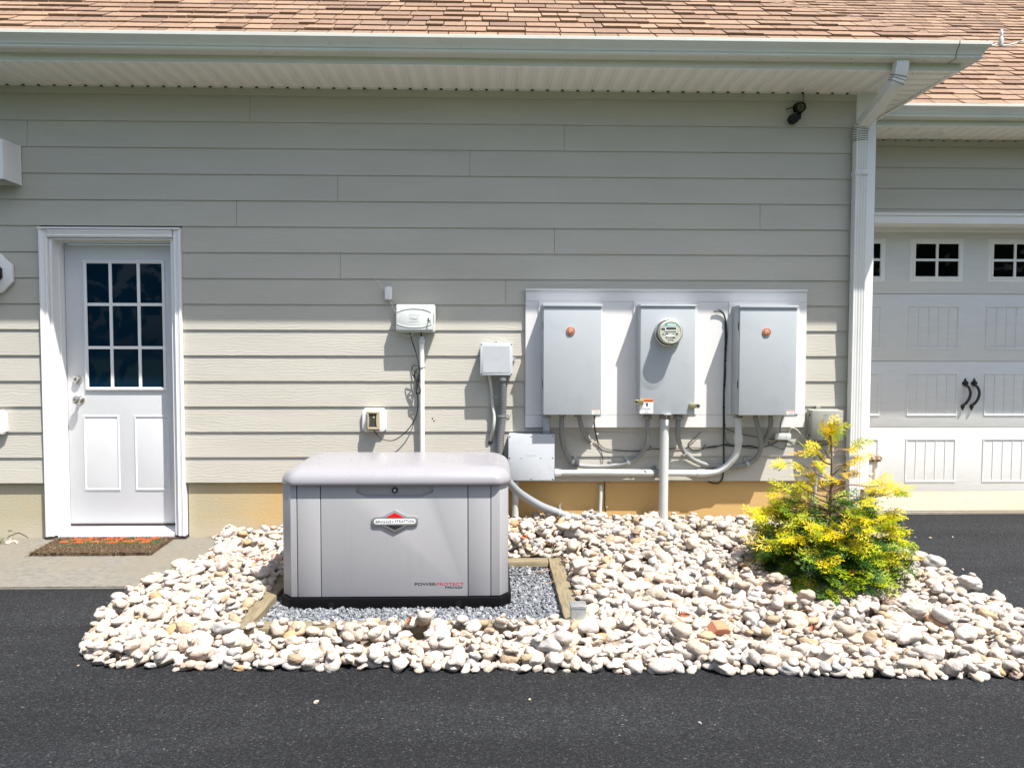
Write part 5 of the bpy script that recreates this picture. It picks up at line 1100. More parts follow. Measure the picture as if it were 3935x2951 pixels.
bm = B(); lathe(bm, (lx, ly, lz-0.02), (0, 0, -1), [(0, 0), (0.012, 0), (0.014, 0.02), (0.026, 0.05), (0.022, 0.075), (0, 0.085)], 14); obj('bulb', bm, M['trim'], ln)
kl = crop(0, 1550, 2.552)
xr_ = kl(70, 180, -0.03).x; zt_ = kl(20, 66, -0.03).z; zb2 = kl(40, 304, -0.03).z; lc = Vector((xr_-(zt_-zb2)/2, -0.0127, (zt_+zb2)/2)); hh = (zt_-zb2)/2
cp = thing('cover_plate', 'white octagonal cover plate low on the siding left of the door', 'cover plate', lc)
bm = B(); c9 = 1.15
prism(bm, [(lc.x+sx*hh*u, lc.z+sz*hh*v) for sx, sz, u, v in ((1, 1, 1, .72), (1, 1, .72, 1), (-1, 1, .72, 1), (-1, 1, 1, .72), (-1, -1, 1, .72), (-1, -1, .72, 1), (1, -1, .72, 1), (1, -1, 1, .72))], -0.045, -0.0127, 0.005); obj('plate', bm, M['trim'], cp)
bm = B(); lathe(bm, (lc.x, -0.045, lc.z), (0, -1, 0), [(0.045, 0), (0.045, 0.006), (0.03, 0.02), (0.012, 0.03), (0.012, 0.055), (0, 0.055)], 20); obj('spigot', bm, M['brass'], cp)
# ---------------- string light at the gutter corner
kq = crop(2935, 0, 2.212); Yb = 0.05
sb = thing('string_light', 'small white bulb and cord fixed at the gutter corner', 'string light', kq(2015, 385, Yb))
a = kq(2015, 392, Yb); b = kq(2022, 258, Yb); hb2 = (b-a).length
bm = B(); lathe(bm, a, (b-a), [(0, 0), (0.014, 0), (0.0155, 0.01), (0.0155, hb2*0.42), (0.011, hb2*0.55), (0.0095, hb2*0.60)], 16); obj('socket', bm, M['whitepl'], sb)
bm = B(); lathe(bm, a, (b-a), [(0.0, hb2*0.58), (0.007, hb2*0.6), (0.0105, hb2*0.75), (0.011, hb2*0.9), (0.006, hb2*1.0), (0, hb2*1.02)], 16); obj('bulb', bm, M['trim'], sb)
bm = B(); tube(bm, [kq(2005, 372, Yb), kq(1975, 378, Yb), S(2935+1935/2.212, 388/2.212, -0.05), S(2935+1900/2.212, 350/2.212, -0.3)], 0.005, 8); tube(bm, [kq(2035, 392, Yb), kq(2080, 385, Yb), kq(2150, 368, Yb), kq(2230, 340, Yb), kq(2400, 300, 0.3)], 0.005, 8); obj('cord', bm, M['whitepl'], sb, 60)
# ================================================================ generator
GY, GB = -1.345, -0.61          # front and back of the base
kq2 = crop(1420, 1940, 10.05); kp = crop(1560, 2210, 8.508)
gl, gr = S(1000+180/2.212, 2300, GY+0.07).x, S(1000+2132/2.212, 2300, GY+0.07).x
fl, fr = kg(246, 1380, GY).x, kg(2036, 1380, GY).x
gz0 = 0.012; gz1 = kg(1100, 1322, GY).z
def octo(x0, x1, y0, y1, cx, cy): return [(x0+cx, y0), (x1-cx, y0), (x1, y0+cy), (x1, y1-cy), (x1-cx, y1), (x0+cx, y1), (x0, y1-cy), (x0, y0+cy)]
gn = thing('generator', 'pale grey standby generator on a black base in the gravel bed', 'generator', ((gl+gr)/2, (GY+GB)/2, gz0))
bm = B(); prism(bm, octo(gl, gr, GY, GB, fl-gl, 0.075), gz0, gz1, 0.004, axis='Z'); gbs = obj('base', bm, M['genbase'], gn)
for X, Y in ((602, 1388), (1690, 1370)):
    bm = B(); c_ = kg(X, Y, GY); lathe(bm, c_, (0, -1, 0), [(0.017, 0), (0.017, 0.002), (0.014, 0.003), (0.0135, 0.0015), (0, 0.0015)], 24); obj('plug', bm, M['black'], gbs)
BYF = GY+0.014; zt_ = kg(1100, 350, BYF).z+0.012; zb_ = gz1+0.0005
bl, br = kg(196, 900, BYF+0.06).x, kg(2108, 900, BYF+0.06).x; pl_, pr_ = kg(262, 1000, BYF).x, kg(2036, 1000, BYF).x
bm = B(); prism(bm, octo(bl+0.006, br-0.006, BYF+0.021, GB-0.016, pl_-bl, 0.062), zb_, zt_, axis='Z'); obj('core', bm, M['black'], gn, None)
def xk(X): return kg(X, 900, BYF).x
def vpanel(name, x0, x1, poly=None):
    bm = B()
    if poly is None: box(bm, (x0, BYF, zb_+0.004), (x1, BYF+0.02, zt_), 0.002)
    return obj(name, bm, M['gen'], gn)
g = 0.0016
# corner posts wrap the chamfer
for s_, (xe, xi, xo) in ((1, (pl_, xk(314), bl)), (-1, (pr_, xk(1962), br))):
    bm = B(); d_ = abs(xe-xo); yb = BYF+0.062
    pr = [(xi-s_*g, BYF), (xi-s_*g, BYF+0.02), (xe+s_*0.004, BYF+0.02), (xo+s_*0.02, yb+0.01), (xo+s_*0.02, GB-0.08), (xo, GB-0.08), (xo, yb), (xe, BYF)]
    prism(bm, pr, zb_+0.004, zt_, 0.003, axis='Z'); obj('corner_panel', bm, M['gen'], gn)
vpanel('side_panel', xk(316)+g, xk(515)-g); vpanel('side_panel', xk(1767)+g, xk(1960)-g)
bm = B(); x0, x1 = xk(517)+g, xk(1765)-g
nx = [kg(X, 440, BYF).x for X in (818, 905, 1375, 1470)]; nz = [kg(1100, Y, BYF).z for Y in (415, 462)]
zn = kg(1140, 424, BYF).z
prism(bm, [(x0, zb_+0.004), (x1, zb_+0.004), (x1, zt_), (nx[3], zt_), (nx[3], zn), (nx[2], nz[1]), (nx[1], nz[1]), (nx[0], zn), (nx[0], zt_), (x0, zt_)], BYF, BYF+0.02, 0.002); fp = obj('front_panel', bm, M['gen'], gn)
bm = B(); box(bm, (nx[0]-0.01, BYF+0.0105, nz[1]-0.01), (nx[3]+0.01, BYF+0.019, zt_)); 
obj('latch_recess', bm, M['gen'], fp, None)
bm = B(); prism(bm, [(BYF-0.001, nz[1]-0.001), (BYF-0.001, nz[1]+0.001), (BYF+0.010, nz[1]+0.009), (BYF+0.010, nz[1]-0.001)], nx[1], nx[2], axis='X')
for sA, xa, xb in ((1, nx[0], nx[1]), (-1, nx[3], nx[2])):
    v = [bm.verts.new(p) for p in ((xa, BYF-0.001, zn), (xb, BYF-0.001, nz[1]), (xb, BYF-0.001, nz[1]+0.001), (xa, BYF-0.001, zn+0.001), (xa, BYF+0.010, zn+0.006), (xb, BYF+0.010, nz[1]+0.009))]
    bm.faces.new((v[0], v[1], v[2], v[3])); bm.faces.new((v[3], v[2], v[5], v[4]))
obj('handle_lip', bm, M['genlid'], fp, None)
bm = B(); c_ = kg(1145, 405, BYF+0.012); lathe(bm, (c_.x, BYF+0.0105, c_.z), (0, -1, 0), [(0.0155, 0), (0.0155, 0.006), (0.011, 0.008), (0.010, 0.005), (0, 0.005)], 24); lk = obj('lock', bm, M['black'], fp)
bm = B(); lathe(bm, (c_.x, BYF+0.0105, c_.z), (0, -1, 0), [(0, 0.0052), (0.0085, 0.0052), (0.0085, 0.007), (0, 0.007)], 18); obj('lock_face', bm, M['galv'], lk)
# badge
bp = lambda pts: [(kq2(x, y, BYF).x, kq2(x, y, BYF).z) for x, y in pts]
bm = B(); prism(bm, bp([(95, 530), (215, 440), (475, 440), (985, 175), (1480, 425), (1740, 420), (1875, 485), (1875, 710), (1740, 780), (1490, 780), (985, 1040), (490, 795), (215, 795), (95, 735)]), BYF-0.010, BYF-0.0001, 0.003); bgd = obj('badge', bm, M['chrome'], gn)
bm = B(); prism(bm, bp([(985, 285), (1345, 475), (625, 475)]), BYF-0.0108, BYF-0.0101); obj('red_emblem', bm, M['red'], bgd, None)
bm = B(); prism(bm, bp([(985, 945), (1345, 768), (625, 768)]), BYF-0.0108, BYF-0.0101); obj('black_emblem', bm, M['ink'], bgd, None)
bm = B(); prism(bm, bp([(190, 580), (255, 530), (1720, 515), (1785, 555), (1785, 660), (1720, 705), (255, 722), (190, 680)]), BYF-0.0112, BYF-0.0101); obj('name_plate', bm, M['paper'], bgd, None)
a = kq2(258, 672, BYF); b = kq2(1728, 568, BYF)
wd = b.x-a.x
bm = text_bm('BRIGGS', kq2(845, 600, BYF).x-kq2(250, 600, BYF).x, kq2(900, 570, BYF).z-kq2(900, 674, BYF).z, (kq2(547, 628, BYF).x, BYF-0.0112, kq2(547, 628, BYF).z), 0.0006, 0.006, spacing=1.05); obj('lettering', bm, M['ink'], bgd, None)
bm = text_bm('STRATTON', kq2(1728, 600, BYF).x-kq2(985, 600, BYF).x, kq2(900, 562, BYF).z-kq2(900, 664, BYF).z, (kq2(1356, 612, BYF).x, BYF-0.0112, kq2(1356, 612, BYF).z), 0.0006, 0.006, spacing=1.05); obj('lettering', bm, M['ink'], bgd, None)
bm = text_bm('&', kq2(950, 600, BYF).x-kq2(875, 600, BYF).x, kq2(900, 580, BYF).z-kq2(900, 672, BYF).z, (kq2(912, 628, BYF).x, BYF-0.0112, kq2(912, 628, BYF).z), 0.0006, -0.004); obj('lettering', bm, M['pvc'], bgd, None)
def wtext(s_, X0, X1, Y0, Y1, mat, bold=0.02):
    c_ = kp((X0+X1)/2, (Y0+Y1)/2, BYF); bm = text_bm(s_, kp(X1, 300, BYF).x-kp(X0, 300, BYF).x, kp(900, Y0, BYF).z-kp(900, Y1, BYF).z, (c_.x, BYF-0.0001, c_.z), 0.0005, bold); obj('lettering', bm, M[mat], fp, None)
wtext('POWER', 286, 980, 241, 332, 'ink', 0.012); wtext('PROTECT', 1002, 1893, 237, 328, 'redink', 0.006); wtext('PPDX20', 1286, 1848, 358, 427, 'ink', 0.012)
# lid: nested rounded octagons
ly0, ly1 = GY-0.012, GB+0.004; lxa, lxb = gl-0.006+0.012, gr+0.006-0.006
zl = kg(1100, 362, ly0).z
def lidring(bm, d, z):
    ccx, ccy = 0.060, 0.085; pts = []; x0, x1, y0, y1 = lxa+d, lxb-d, ly0+d*0.95, ly1-d*0.95
    r = max(0.02, 0.085-0.2*d)
    P = octo(x0, x1, y0, y1, max(0.03, ccx-d*0.35), max(0.03, ccy-d*0.4)); n = len(P); out = []
    for i in range(n):
        p0, p1, p2 = Vector(P[i-1]), Vector(P[i]), Vector(P[(i+1) % n]); a = p1+(p0-p1).normalized()*min(0.03, (p0-p1).length*0.45); b = p1+(p2-p1).normalized()*min(0.03, (p2-p1).length*0.45)
        for j in range(6): t = j/5; out.append(a*(1-t)**2+p1*2*t*(1-t)+b*t*t)
    return [bm.verts.new((p.x, p.y, z)) for p in out]
bm = B(); rs = []
for d, dz in ((0.012, -0.002), (0.003, -0.002), (0.0, 0.001), (0.0, 0.016), (0.003, 0.030), (0.010, 0.044), (0.022, 0.058), (0.038, 0.069), (0.056, 0.077), (0.072, 0.0825), (0.078, 0.0838), (0.13, 0.089), (0.22, 0.092), (0.32, 0.093)): rs.append(lidring(bm, d, zl+dz))
for a, b in zip(rs, rs[1:]):
    for j in range(len(a)): bm.faces.new((a[j], a[(j+1) % len(a)], b[(j+1) % len(a)], b[j]))
bm.faces.new(rs[-1]); bm.faces.new(rs[0][::-1]); bmesh.ops.recalc_face_normals(bm, faces=bm.faces[:]); obj('lid', bm, M['genlid'], gn, 50)
# ================================================================ timber frame, gravel, stones
fx0, fx1, fy0, fy1, tw, tz = -1.262, 0.452, -1.715, -0.505, 0.088, 0.082
def timber_(name, lab, lo, hi, mt, tilt=0.0):
    bm = B(); box(bm, (lo[0], lo[1], -0.02), (hi[0], hi[1], tz), 0.005, 2)
    es = [e for e in bm.edges]; bmesh.ops.subdivide_edges(bm, edges=[e for e in bm.edges if e.calc_length() > 0.5], cuts=12)
    for v in bm.verts: 
        if v.co.z > 0.03: v.co += Vector((rng.uniform(-.002, .002), rng.uniform(-.002, .002), rng.uniform(-.0025, .0015)))
    o = obj(name, bm, M[mt], None, 40, ((lo[0]+hi[0])/2, (lo[1]+hi[1])/2, 0.0)); meta(o, lab, 'timber', 'timbers framing the gravel')
timber_('timber', 'weathered timber along the front of the gravel, half buried in stones', (fx0, fy0), (fx1-tw-0.002, fy0+tw), 'timberx')
timber_('timber', 'weathered timber along the right side of the gravel', (fx1-tw, fy0+0.004), (fx1, fy1-0.001), 'timbery')
timber_('timber', 'mossy timber along the left side of the gravel, partly in shadow', (fx0+0.004, fy0+tw+0.002), (fx0+tw, fy1-tw-0.002), 'timbery')
timber_('timber', 'weathered timber along the back of the gravel behind the generator', (fx0, fy1-tw), (fx1-tw-0.002, fy1), 'timberx')
ICO = {}
def ico(n):
    if n not in ICO:
        bm = B(); bmesh.ops.create_icosphere(bm, subdivisions=n, radius=1.0); bm.verts.ensure_lookup_table()
        ICO[n] = (np.array([v.co[:] for v in bm.verts]), np.array([[v.index for v in f.verts] for f in bm.faces])); bm.free()
    return ICO[n]
def stone_shape(n, r, planes, rough, pw=1.0):
    d, f = ico(n); d = d.copy(); rad = np.ones(len(d))
    for k in range(6):
        a = r.normal(size=3); a /= np.linalg.norm(a); ph = r.uniform(0, 6.28); rad += rough*0.10*np.sin(d@a*r.uniform(1.5, 4.0)+ph)
    p = d*rad[:, None]
    for k in range(planes):
        a = r.normal(size=3); a /= np.linalg.norm(a); h = r.uniform(0.66, 0.9); s = p@a; over = np.maximum(s-h, 0); p -= np.outer(over*0.93, a)
    for k in range(8):
        a = r.normal(size=3); a /= np.linalg.norm(a); ph = r.uniform(0, 6.28); p *= (1+rough*0.022*np.sin(d@a*r.uniform(6, 12)+ph))[:, None]
    return p, f
# outline of the stone bed on the ground
def on_ground(x, y, lift=0.0):
    z = 0.05
    for _ in range(8): p = SZ(x*1.779, y*1.779, z); z = asph(p.y)+lift
    return (p.x, p.y)
outl = [(168, 1396), (176, 1424), (215, 1441), (300, 1449), (420, 1452), (640, 1452), (1100, 1455), (1600, 1460), (2212, 1474), (2420, 1478), (2460, 1420), (2330, 1372), (2212, 1335), (2130, 1292), (2050, 1252), (1985, 1222), (1930, 1190)]
bed = [on_ground(*p) for p in outl]+[(2.78, -0.02), (2.6, 0.012), (DR+0.02, 0.012), (-1.86, -0.04), (-1.87, -0.45)]+[on_ground(*p) for p in ((310, 1266), (262, 1300), (215, 1342), (186, 1370))]
BP = np.array(bed)
def inside(x, y, P=BP):
    x = np.asarray(x); y = np.asarray(y); c = np.zeros(x.shape, bool); n = len(P)
    for i in range(n):
        x0, y0 = P[i]; x1, y1 = P[(i+1) % n]
        m_ = ((y0 > y) != (y1 > y)) & (x < (x1-x0)*(y-y0)/(y1-y0+1e-12)+x0); c ^= m_
    return c
def edge_dist(x, y, P=BP):
    d = np.full(np.shape(x), 9.0); n = len(P)
    for i in range(n):
        a = P[i]; b = P[(i+1) % n]; ab = b-a; t = np.clip(((x-a[0])*ab[0]+(y-a[1])*ab[1])/(ab@ab), 0, 1)
        d = np.minimum(d, np.hypot(x-a[0]-t*ab[0], y-a[1]-t*ab[1]))
    return d
def ground_h(x, y):
    x = np.asarray(x, float); y = np.asarray(y, float)
    gw = np.interp(x, [-1.9, -1.2, 0.2, 0.7, 1.6, 2.7], [0.105, 0.145, 0.205, 0.225, 0.205, 0.16])
    t = np.clip((y+2.05)/2.05, 0, 1); h = 0.067+0.033*y+(gw-0.067)*t**1.15
    e = np.clip(edge_dist(x, y)/0.35, 0, 1); wall = np.clip((-y)/0.3, 0, 1)   # no falling away at the wall
    e = np.where(y > -0.35, np.maximum(e, np.where(x > 2.3, np.clip((2.75-x)/0.35, 0, 1), 1.0)), e)
    h = (0.067+0.033*y) + (h-0.067-0.033*y)*(0.25+0.75*e)
    fd = np.hypot(np.maximum(np.maximum(fx0-x, x-fx1), 0), np.maximum(np.maximum(fy0-y, y-fy1), 0))
    h = np.minimum(h, 0.052+0.55*fd)
    return np.where(inside(x, y), h, 0.067+0.033*y-0.02)
# ground under the stones
gx, gy = np.meshgrid(np.arange(-2.3, 3.9, 0.06), np.arange(-2.35, 0.07, 0.06)); gzv = ground_h(gx, gy); gzv = np.where(inside(gx, gy) & ((edge_dist(gx, gy) > 0.085) | (gy > -0.1)), gzv+0.004, 0.067+0.033*gy-0.06)
gzv = np.where((gx > fx0) & (gx < fx1) & (gy > fy0) & (gy < fy1), np.minimum(gzv, 0.022), gzv)
nx_, ny_ = gx.shape[1], gx.shape[0]; vv = np.stack([gx, gy, gzv], -1).reshape(-1, 3); ii = np.arange(nx_*ny_).reshape(ny_, nx_)
ff = np.stack([ii[:-1, :-1], ii[:-1, 1:], ii[1:, 1:], ii[1:, :-1]], -1).reshape(-1, 4)
meta(npobj('bed_ground', vv, ff, [M['soil']]), 'bare soil under the stone bed', None, None, 'structure')
# ---- stones are dropped one by one on a height field
rr = np.random.default_rng(21)
RES = 0.007; X0, Y0 = -2.35, -2.4; NX, NY = int(6.4/RES), int(2.5/RES)
HX = X0+(np.arange(NX)+0.5)*RES; HYv = Y0+(np.arange(NY)+0.5)*RES
mgx, mgy = np.meshgrid(HX, HYv); HF = ground_h(mgx, mgy)
solid = (mgx > fx0+0.03) & (mgx < fx1-0.01) & (mgy > fy0+0.045) & (mgy < fy1-0.02)
tim = ((mgx > fx0-0.002) & (mgx < fx1+0.002) & (mgy > fy0-0.002) & (mgy < fy1+0.002)) & ~solid; HF = np.where(tim, np.maximum(HF, tz), HF)
stones = []      # x,y,z,a,b,c,yaw,tiltx,tilty,shape,colour,layer
NSH = 22
def drop(x, y, a, layer, sink):
    b = a*rr.uniform(0.62, 0.92); c = a*rr.uniform(0.44, 0.68); yaw = rr.uniform(0, math.pi)
    ex = 0.9*max(a, b)
    i0, i1 = int((x-ex-X0)/RES), int((x+ex-X0)/RES)+1; j0, j1 = int((y-ex-Y0)/RES), int((y+ex-Y0)/RES)+1
    if i0 < 0 or j0 < 0 or i1 >= NX or j1 >= NY: return False
    sx, sy = mgx[j0:j1, i0:i1]-x, mgy[j0:j1, i0:i1]-y; cy_, sy_ = math.cos(yaw), math.sin(yaw)
    q = 1-((sx*cy_+sy*sy_)/a)**2-((-sx*sy_+sy*cy_)/b)**2; m_ = q > 0.02
    if m_.sum() < 4 or solid[j0:j1, i0:i1][m_].any(): return False
    if y+0.8*a > -0.004: return False
    up = c*np.sqrt(np.where(m_, q, 0)); Hs = HF[j0:j1, i0:i1]
    z = np.percentile((Hs+up)[m_], sink) if layer else np.percentile((Hs+up)[m_], 55)
    top = np.where(m_, z+up, -9); HF[j0:j1, i0:i1] = np.maximum(Hs, top)
    # lean with the surface
    k = m_; A = np.stack([sx[k], sy[k], np.ones(k.sum())], 1); co, *_ = np.linalg.lstsq(A, Hs[k], rcond=None)
    stones.append([x, y, z, a, b, c, yaw, np.clip(co[0]*0.8, -0.5, 0.5)+rr.normal(0, 0.15), np.clip(co[1]*0.8, -0.5, 0.5)+rr.normal(0, 0.15), rr.integers(NSH), 0, layer]); return True
def size():
    return float(np.clip(rr.lognormal(math.log(0.0375), 0.28), 0.021, 0.070))
xs0, xs1, ys0, ys1 = BP[:, 0].min(), min(BP[:, 0].max(), 3.85), BP[:, 1].min(), 0.0
cell = {}
def tries(n, sizes, layer, dist_f, sink, ok=None):
    got = 0
    for k in range(n):
        x, y = rr.uniform(xs0, xs1), rr.uniform(ys0, ys1); a = sizes()
        if not inside(np.array([x]), np.array([y]))[0]: continue
        if edge_dist(np.array([x]), np.array([y]))[0] < 0.70*a and y < -0.12: continue
        key = (int(x/0.12), int(y/0.12)); bad = False
        for dx in (-1, 0, 1):
            for dy in (-1, 0, 1):
                for (px, py, pa, pl2) in cell.get((key[0]+dx, key[1]+dy), ()):
                    if pl2 == layer and (px-x)**2+(py-y)**2 < (dist_f*(pa+a)*0.82)**2: bad = True; break
                if bad: break
            if bad: break
        if bad: continue
        if drop(x, y, a, layer, sink): cell.setdefault(key, []).append((x, y, a, layer)); got += 1
    return got
tries(5000, lambda: size()*1.15, 0, 0.92, 55)
tries(9000, lambda: size()*0.72, 0, 0.86, 55)
tries(14000, size, 1, 0.92, 52)
tries(7000, lambda: max(0.018, size()*0.66), 1, 0.80, 48)
tries(1500, lambda: size()*1.1, 2, 1.75, 42)
tries(1500, lambda: rr.uniform(0.014, 0.024), 3, 1.0, 45)
ST = np.array(stones)
cw = rr.choice(len(RK), size=len(ST), p=[0.50, 0.28, 0.085, 0.045, 0.07, 0.02]); ST[:, 10] = cw
shapes3 = []; shapes2 = []
for k in range(NSH):
    s0 = np.random.default_rng(100+k); pl2 = int(s0.integers(0, 4)) if k % 3 else 0; rg = s0.uniform(0.75, 1.4)
    shapes3.append(stone_shape(3, np.random.default_rng(500+k), pl2, rg)); shapes2.append(stone_shape(3, np.random.default_rng(500+k), pl2, rg))
def rot_of(s):
    yaw = s[6]; cz_, sz_ = math.cos(yaw), math.sin(yaw); Rz = np.array([[cz_, -sz_, 0], [sz_, cz_, 0], [0, 0, 1]])
    n = np.array([-s[7], -s[8], 1.0]); n /= np.linalg.norm(n); v = np.cross([0, 0, 1], n); c_ = n[2]; vx = np.array([[0, -v[2], v[1]], [v[2], 0, -v[0]], [-v[1], v[0], 0]])
    return (np.eye(3)+vx+vx@vx/(1+c_))@Rz
# the 300 that show largest are objects of their own
P3 = ST[:, :3]-np.array(CAM[:]); dep = P3@np.array(_fw[:]); px_ = FPX*(P3@np.array(_rt[:]))/dep+IW/2; py_ = IH/2-FPX*(P3@np.array(_up[:]))/dep
ix = np.clip(((ST[:, 0]-X0)/RES).astype(int), 0, NX-1); iy = np.clip(((ST[:, 1]-Y0)/RES).astype(int), 0, NY-1)
expo = (ST[:, 2]+ST[:, 5]*0.95) >= HF[iy, ix]-0.004
score = ST[:, 3]/dep*np.where(expo & (px_ > 20) & (px_ < IW-20) & (py_ < IH), 1, 0)
order = np.argsort(-score); big = order[:296]; rest = order[296:]
LAB = {'white': 'large white river stone lying in the front half of the stone bed', 'cream': 'large cream coloured river stone lying in the front half of the stone bed', 'grey': 'large pale grey river stone lying in the front half of the stone bed',
       'tan': 'large tan brown river stone lying in the front half of the stone bed', 'pink': 'large pinkish beige river stone lying in the front half of the stone bed', 'orange': 'large orange brown river stone lying in the front half of the stone bed'}
meshes = {}
for i in big:
    s = ST[i]; k, cn = int(s[9]), RK[int(s[10])]
    if (k, cn) not in meshes:
        p, f = shapes3[k]; me = bpy.data.meshes.new('river_stone'); me.from_pydata(p.tolist(), [], f.tolist()); me.materials.append(M['rock_'+cn]); me.shade_smooth(); meshes[(k, cn)] = me
        # texture space in metres: objects are scaled, so bake an average size into the mesh
        me.transform(Matrix.Scale(0.05, 4))
    o = bpy.data.objects.new('river_stone', meshes[(k, cn)]); C.objects.link(o)
    Rm = rot_of(s); o.matrix_world = Matrix.Translation(Vector(s[:3])) @ Matrix(Rm.tolist()).to_4x4() @ Matrix.Diagonal((s[3]/0.05, s[4]/0.05, s[5]/0.05, 1))
    meta(o, LAB[cn], 'stone', cn+' river stones in the bed')
vs_all, fs_all, mi = [], [], []; off = 0
for i in rest:
    s = ST[i]; p, f = shapes2[int(s[9])]; v = (p*s[3:6])@rot_of(s).T+s[:3]; vs_all.append(v); fs_all.append(f+off); mi.append(np.full(len(f), int(s[10]))); off += len(v)
o = npobj('river_stones', np.concatenate(vs_all), np.concatenate(fs_all), [M['rock_'+k] for k in RK], None, np.concatenate(mi))
meta(o, 'many smaller pale river stones filling the bed around the generator', 'stones', None, 'stuff')
print('STONES', len(ST), 'verts', off)
# gravel
gs = [stone_shape(1, np.random.default_rng(900+k), 7, 1.0) for k in range(8)]; vs_all, fs_all, mi = [], [], []; off = 0; ng = 0
for k in range(16000):
    x, y = rr.uniform(fx0+tw, fx1-tw), rr.uniform(fy0+tw, fy1-tw)
    if gl+0.04 < x < gr-0.04 and GY+0.05 < y < GB: continue
    if y > -1.28 and x < gl+0.0: pass
    p, f = gs[rr.integers(8)]; a = rr.uniform(0.007, 0.0155); A = rr.normal(size=(3, 3)); Q, _ = np.linalg.qr(A)
    v = (p*np.array([a, a*rr.uniform(0.6, 0.9), a*rr.uniform(0.45, 0.75)]))@Q.T+np.array([x, y, 0.026+rr.uniform(0, 0.020)]); vs_all.append(v); fs_all.append(f+off); off += len(v)
    mi.append(np.full(len(f), rr.choice(3, p=[0.55, 0.27, 0.18]))); ng += 1
o = npobj('gravel', np.concatenate(vs_all), np.concatenate(fs_all), [M['gravel'], M['gravel2'], M['gravel3']], None, np.concatenate(mi), False)
meta(o, 'blue grey crushed gravel inside the timber frame', 'gravel', None, 'stuff')
# small bits in the bed
def hf(x, y): return float(HF[int((y-Y0)/RES), int((x-X0)/RES)])
def bedpt(vx, vy):
    z = 0.1
    for _ in range(12):
        p = SZ(vx*1.779, vy*1.779, z); i_, j_ = int((p.x-X0)/RES), int((p.y-Y0)/RES)
        z = 0.5*z+0.5*float(HF[min(max(j_, 0), NY-1), min(max(i_, 0), NX-1)])
    return SZ(vx*1.779, vy*1.779, z)
p = bedpt(1552, 1372); bm = B(); prism(bm, [(-0.05, -0.015), (0.045, -0.02), (0.052, 0.012), (0.02, 0.03), (-0.035, 0.024)], -0.03, 0.03, 0.006)
bk = obj('brick_fragment', bm, M['brickred'], None, 40); bk.location = p+Vector((0, 0.0, 0.034)); bk.rotation_euler = (R(28), R(8), R(20)); meta(bk, 'orange brick fragment with two dark holes among the white stones', 'brick')
for dx in (0.006, 0.020):
    bm = B(); lathe(bm, (dx, -0.0305, 0.014-dx*1.1), (0, -1, 0), [(0, 0), (0.006, 0), (0.005, 0.0008), (0, 0.0008)], 10); h_ = obj('hole', bm, M['seal'], bk); h_.parent = bk
p = bedpt(1250, 1338)-Vector((0, 0, 0.012)); bm = B(); box(bm, (-0.036, -0.036, -0.06), (0.036, 0.036, 0.07), 0.003)
gp = thing('post_cap', 'small square galvanised cap on a stub beside the right timber', 'post cap', (p.x, p.y+0.03, p.z))
for v in bm.verts: v.co += gp.location
obj('stub', bm, M['galv'], gp); bm = B(); box(bm, (p.x-0.040, p.y-0.010, p.z+0.0705), (p.x+0.040, p.y+0.070, p.z+0.082), 0.003); obj('cap', bm, M['galv'], gp)
def leaf_mesh(seed):
    q = random.Random(seed); out = []
    n = 5; L = 0.085
    for s_ in (1, -1):
        side = []
        for i in range(n):
            t = (i+0.5)/n; side += [((i/n)*L, s_*0.008), (t*L+0.006, s_*(0.026*math.sin(math.pi*min(1, t+0.15))+0.007)), (((i+0.75)/n)*L+0.004, s_*0.011)]
        out.append(side)
    poly = [(0, 0)]+out[0]+[(L+0.008, 0)]+out[1][::-1]
    bm = B(); c_ = [bm.verts.new((L*i/6, 0, 0)) for i in range(7)]
    for s_, side in zip((1, -1), out):
        vv = [bm.verts.new((x, y, 0)) for x, y in side]
        for i in range(len(vv)-1): 
            k = min(6, int(vv[i].co.x/L*6)); k2 = min(6, int(vv[i+1].co.x/L*6))
            if k2 != k: bm.faces.new((c_[k], vv[i], vv[i+1], c_[k2]))
            else: bm.faces.new((c_[k], vv[i], vv[i+1]))
    cu = q.uniform(5, 14)
    for v in bm.verts: v.co.z = 0.5*cu*(v.co.x-L/2)**2*0.8+cu*1.2*v.co.y**2*q.uniform(0.6, 1.4)+q.uniform(-.002, .002)
    tube(bm, [(-0.02, 0, 0.012), (0, 0, 0.008), (L*0.6, 0, 0.002)], 0.0009, 5)
    return bm
lm = []
for k in range(3):
    o = obj('dry_leaf', leaf_mesh(k), M['dryleaf'], None, 180); lm.append(o.data); bpy.data.objects.remove(o)
LF = [(1345, 1108), (1200, 1187), (1205, 1165), (1330, 1130), (1385, 1192), (1660, 1112), (560, 1215), (545, 1270), (1465, 1330), (905, 1160), (1128, 1160), (515, 1150), (1755, 1370), (880, 1352), (1580, 1150), (1225, 1215)]
for i, (vx, vy) in enumerate(LF):
    p = bedpt(vx, vy); o = bpy.data.objects.new('dry_leaf', lm[i % 3]); C.objects.link(o); o.location = p+Vector((0, 0, 0.008)); o.rotation_euler = (rng.uniform(-.7, .7), rng.uniform(-.7, .7), rng.uniform(0, 6.28)); s_ = rng.uniform(0.6, 1.0); o.scale = (s_, s_, s_)
    meta(o, 'small curled rust brown oak leaf caught among the stones', 'leaf', 'dry oak leaves among the stones')
def twig_mesh(seed):
    q = random.Random(seed); bm = B(); L = 0.2; pts = [Vector((L*i/5, q.uniform(-.008, .008), q.uniform(-.003, .006))) for i in range(6)]; tube(bm, pts, 0.0022, 6); 
    return bm
tm = []
for k in range(2): o = obj('twig', twig_mesh(k), M['twig'], None, 60); tm.append(o.data); bpy.data.objects.remove(o)
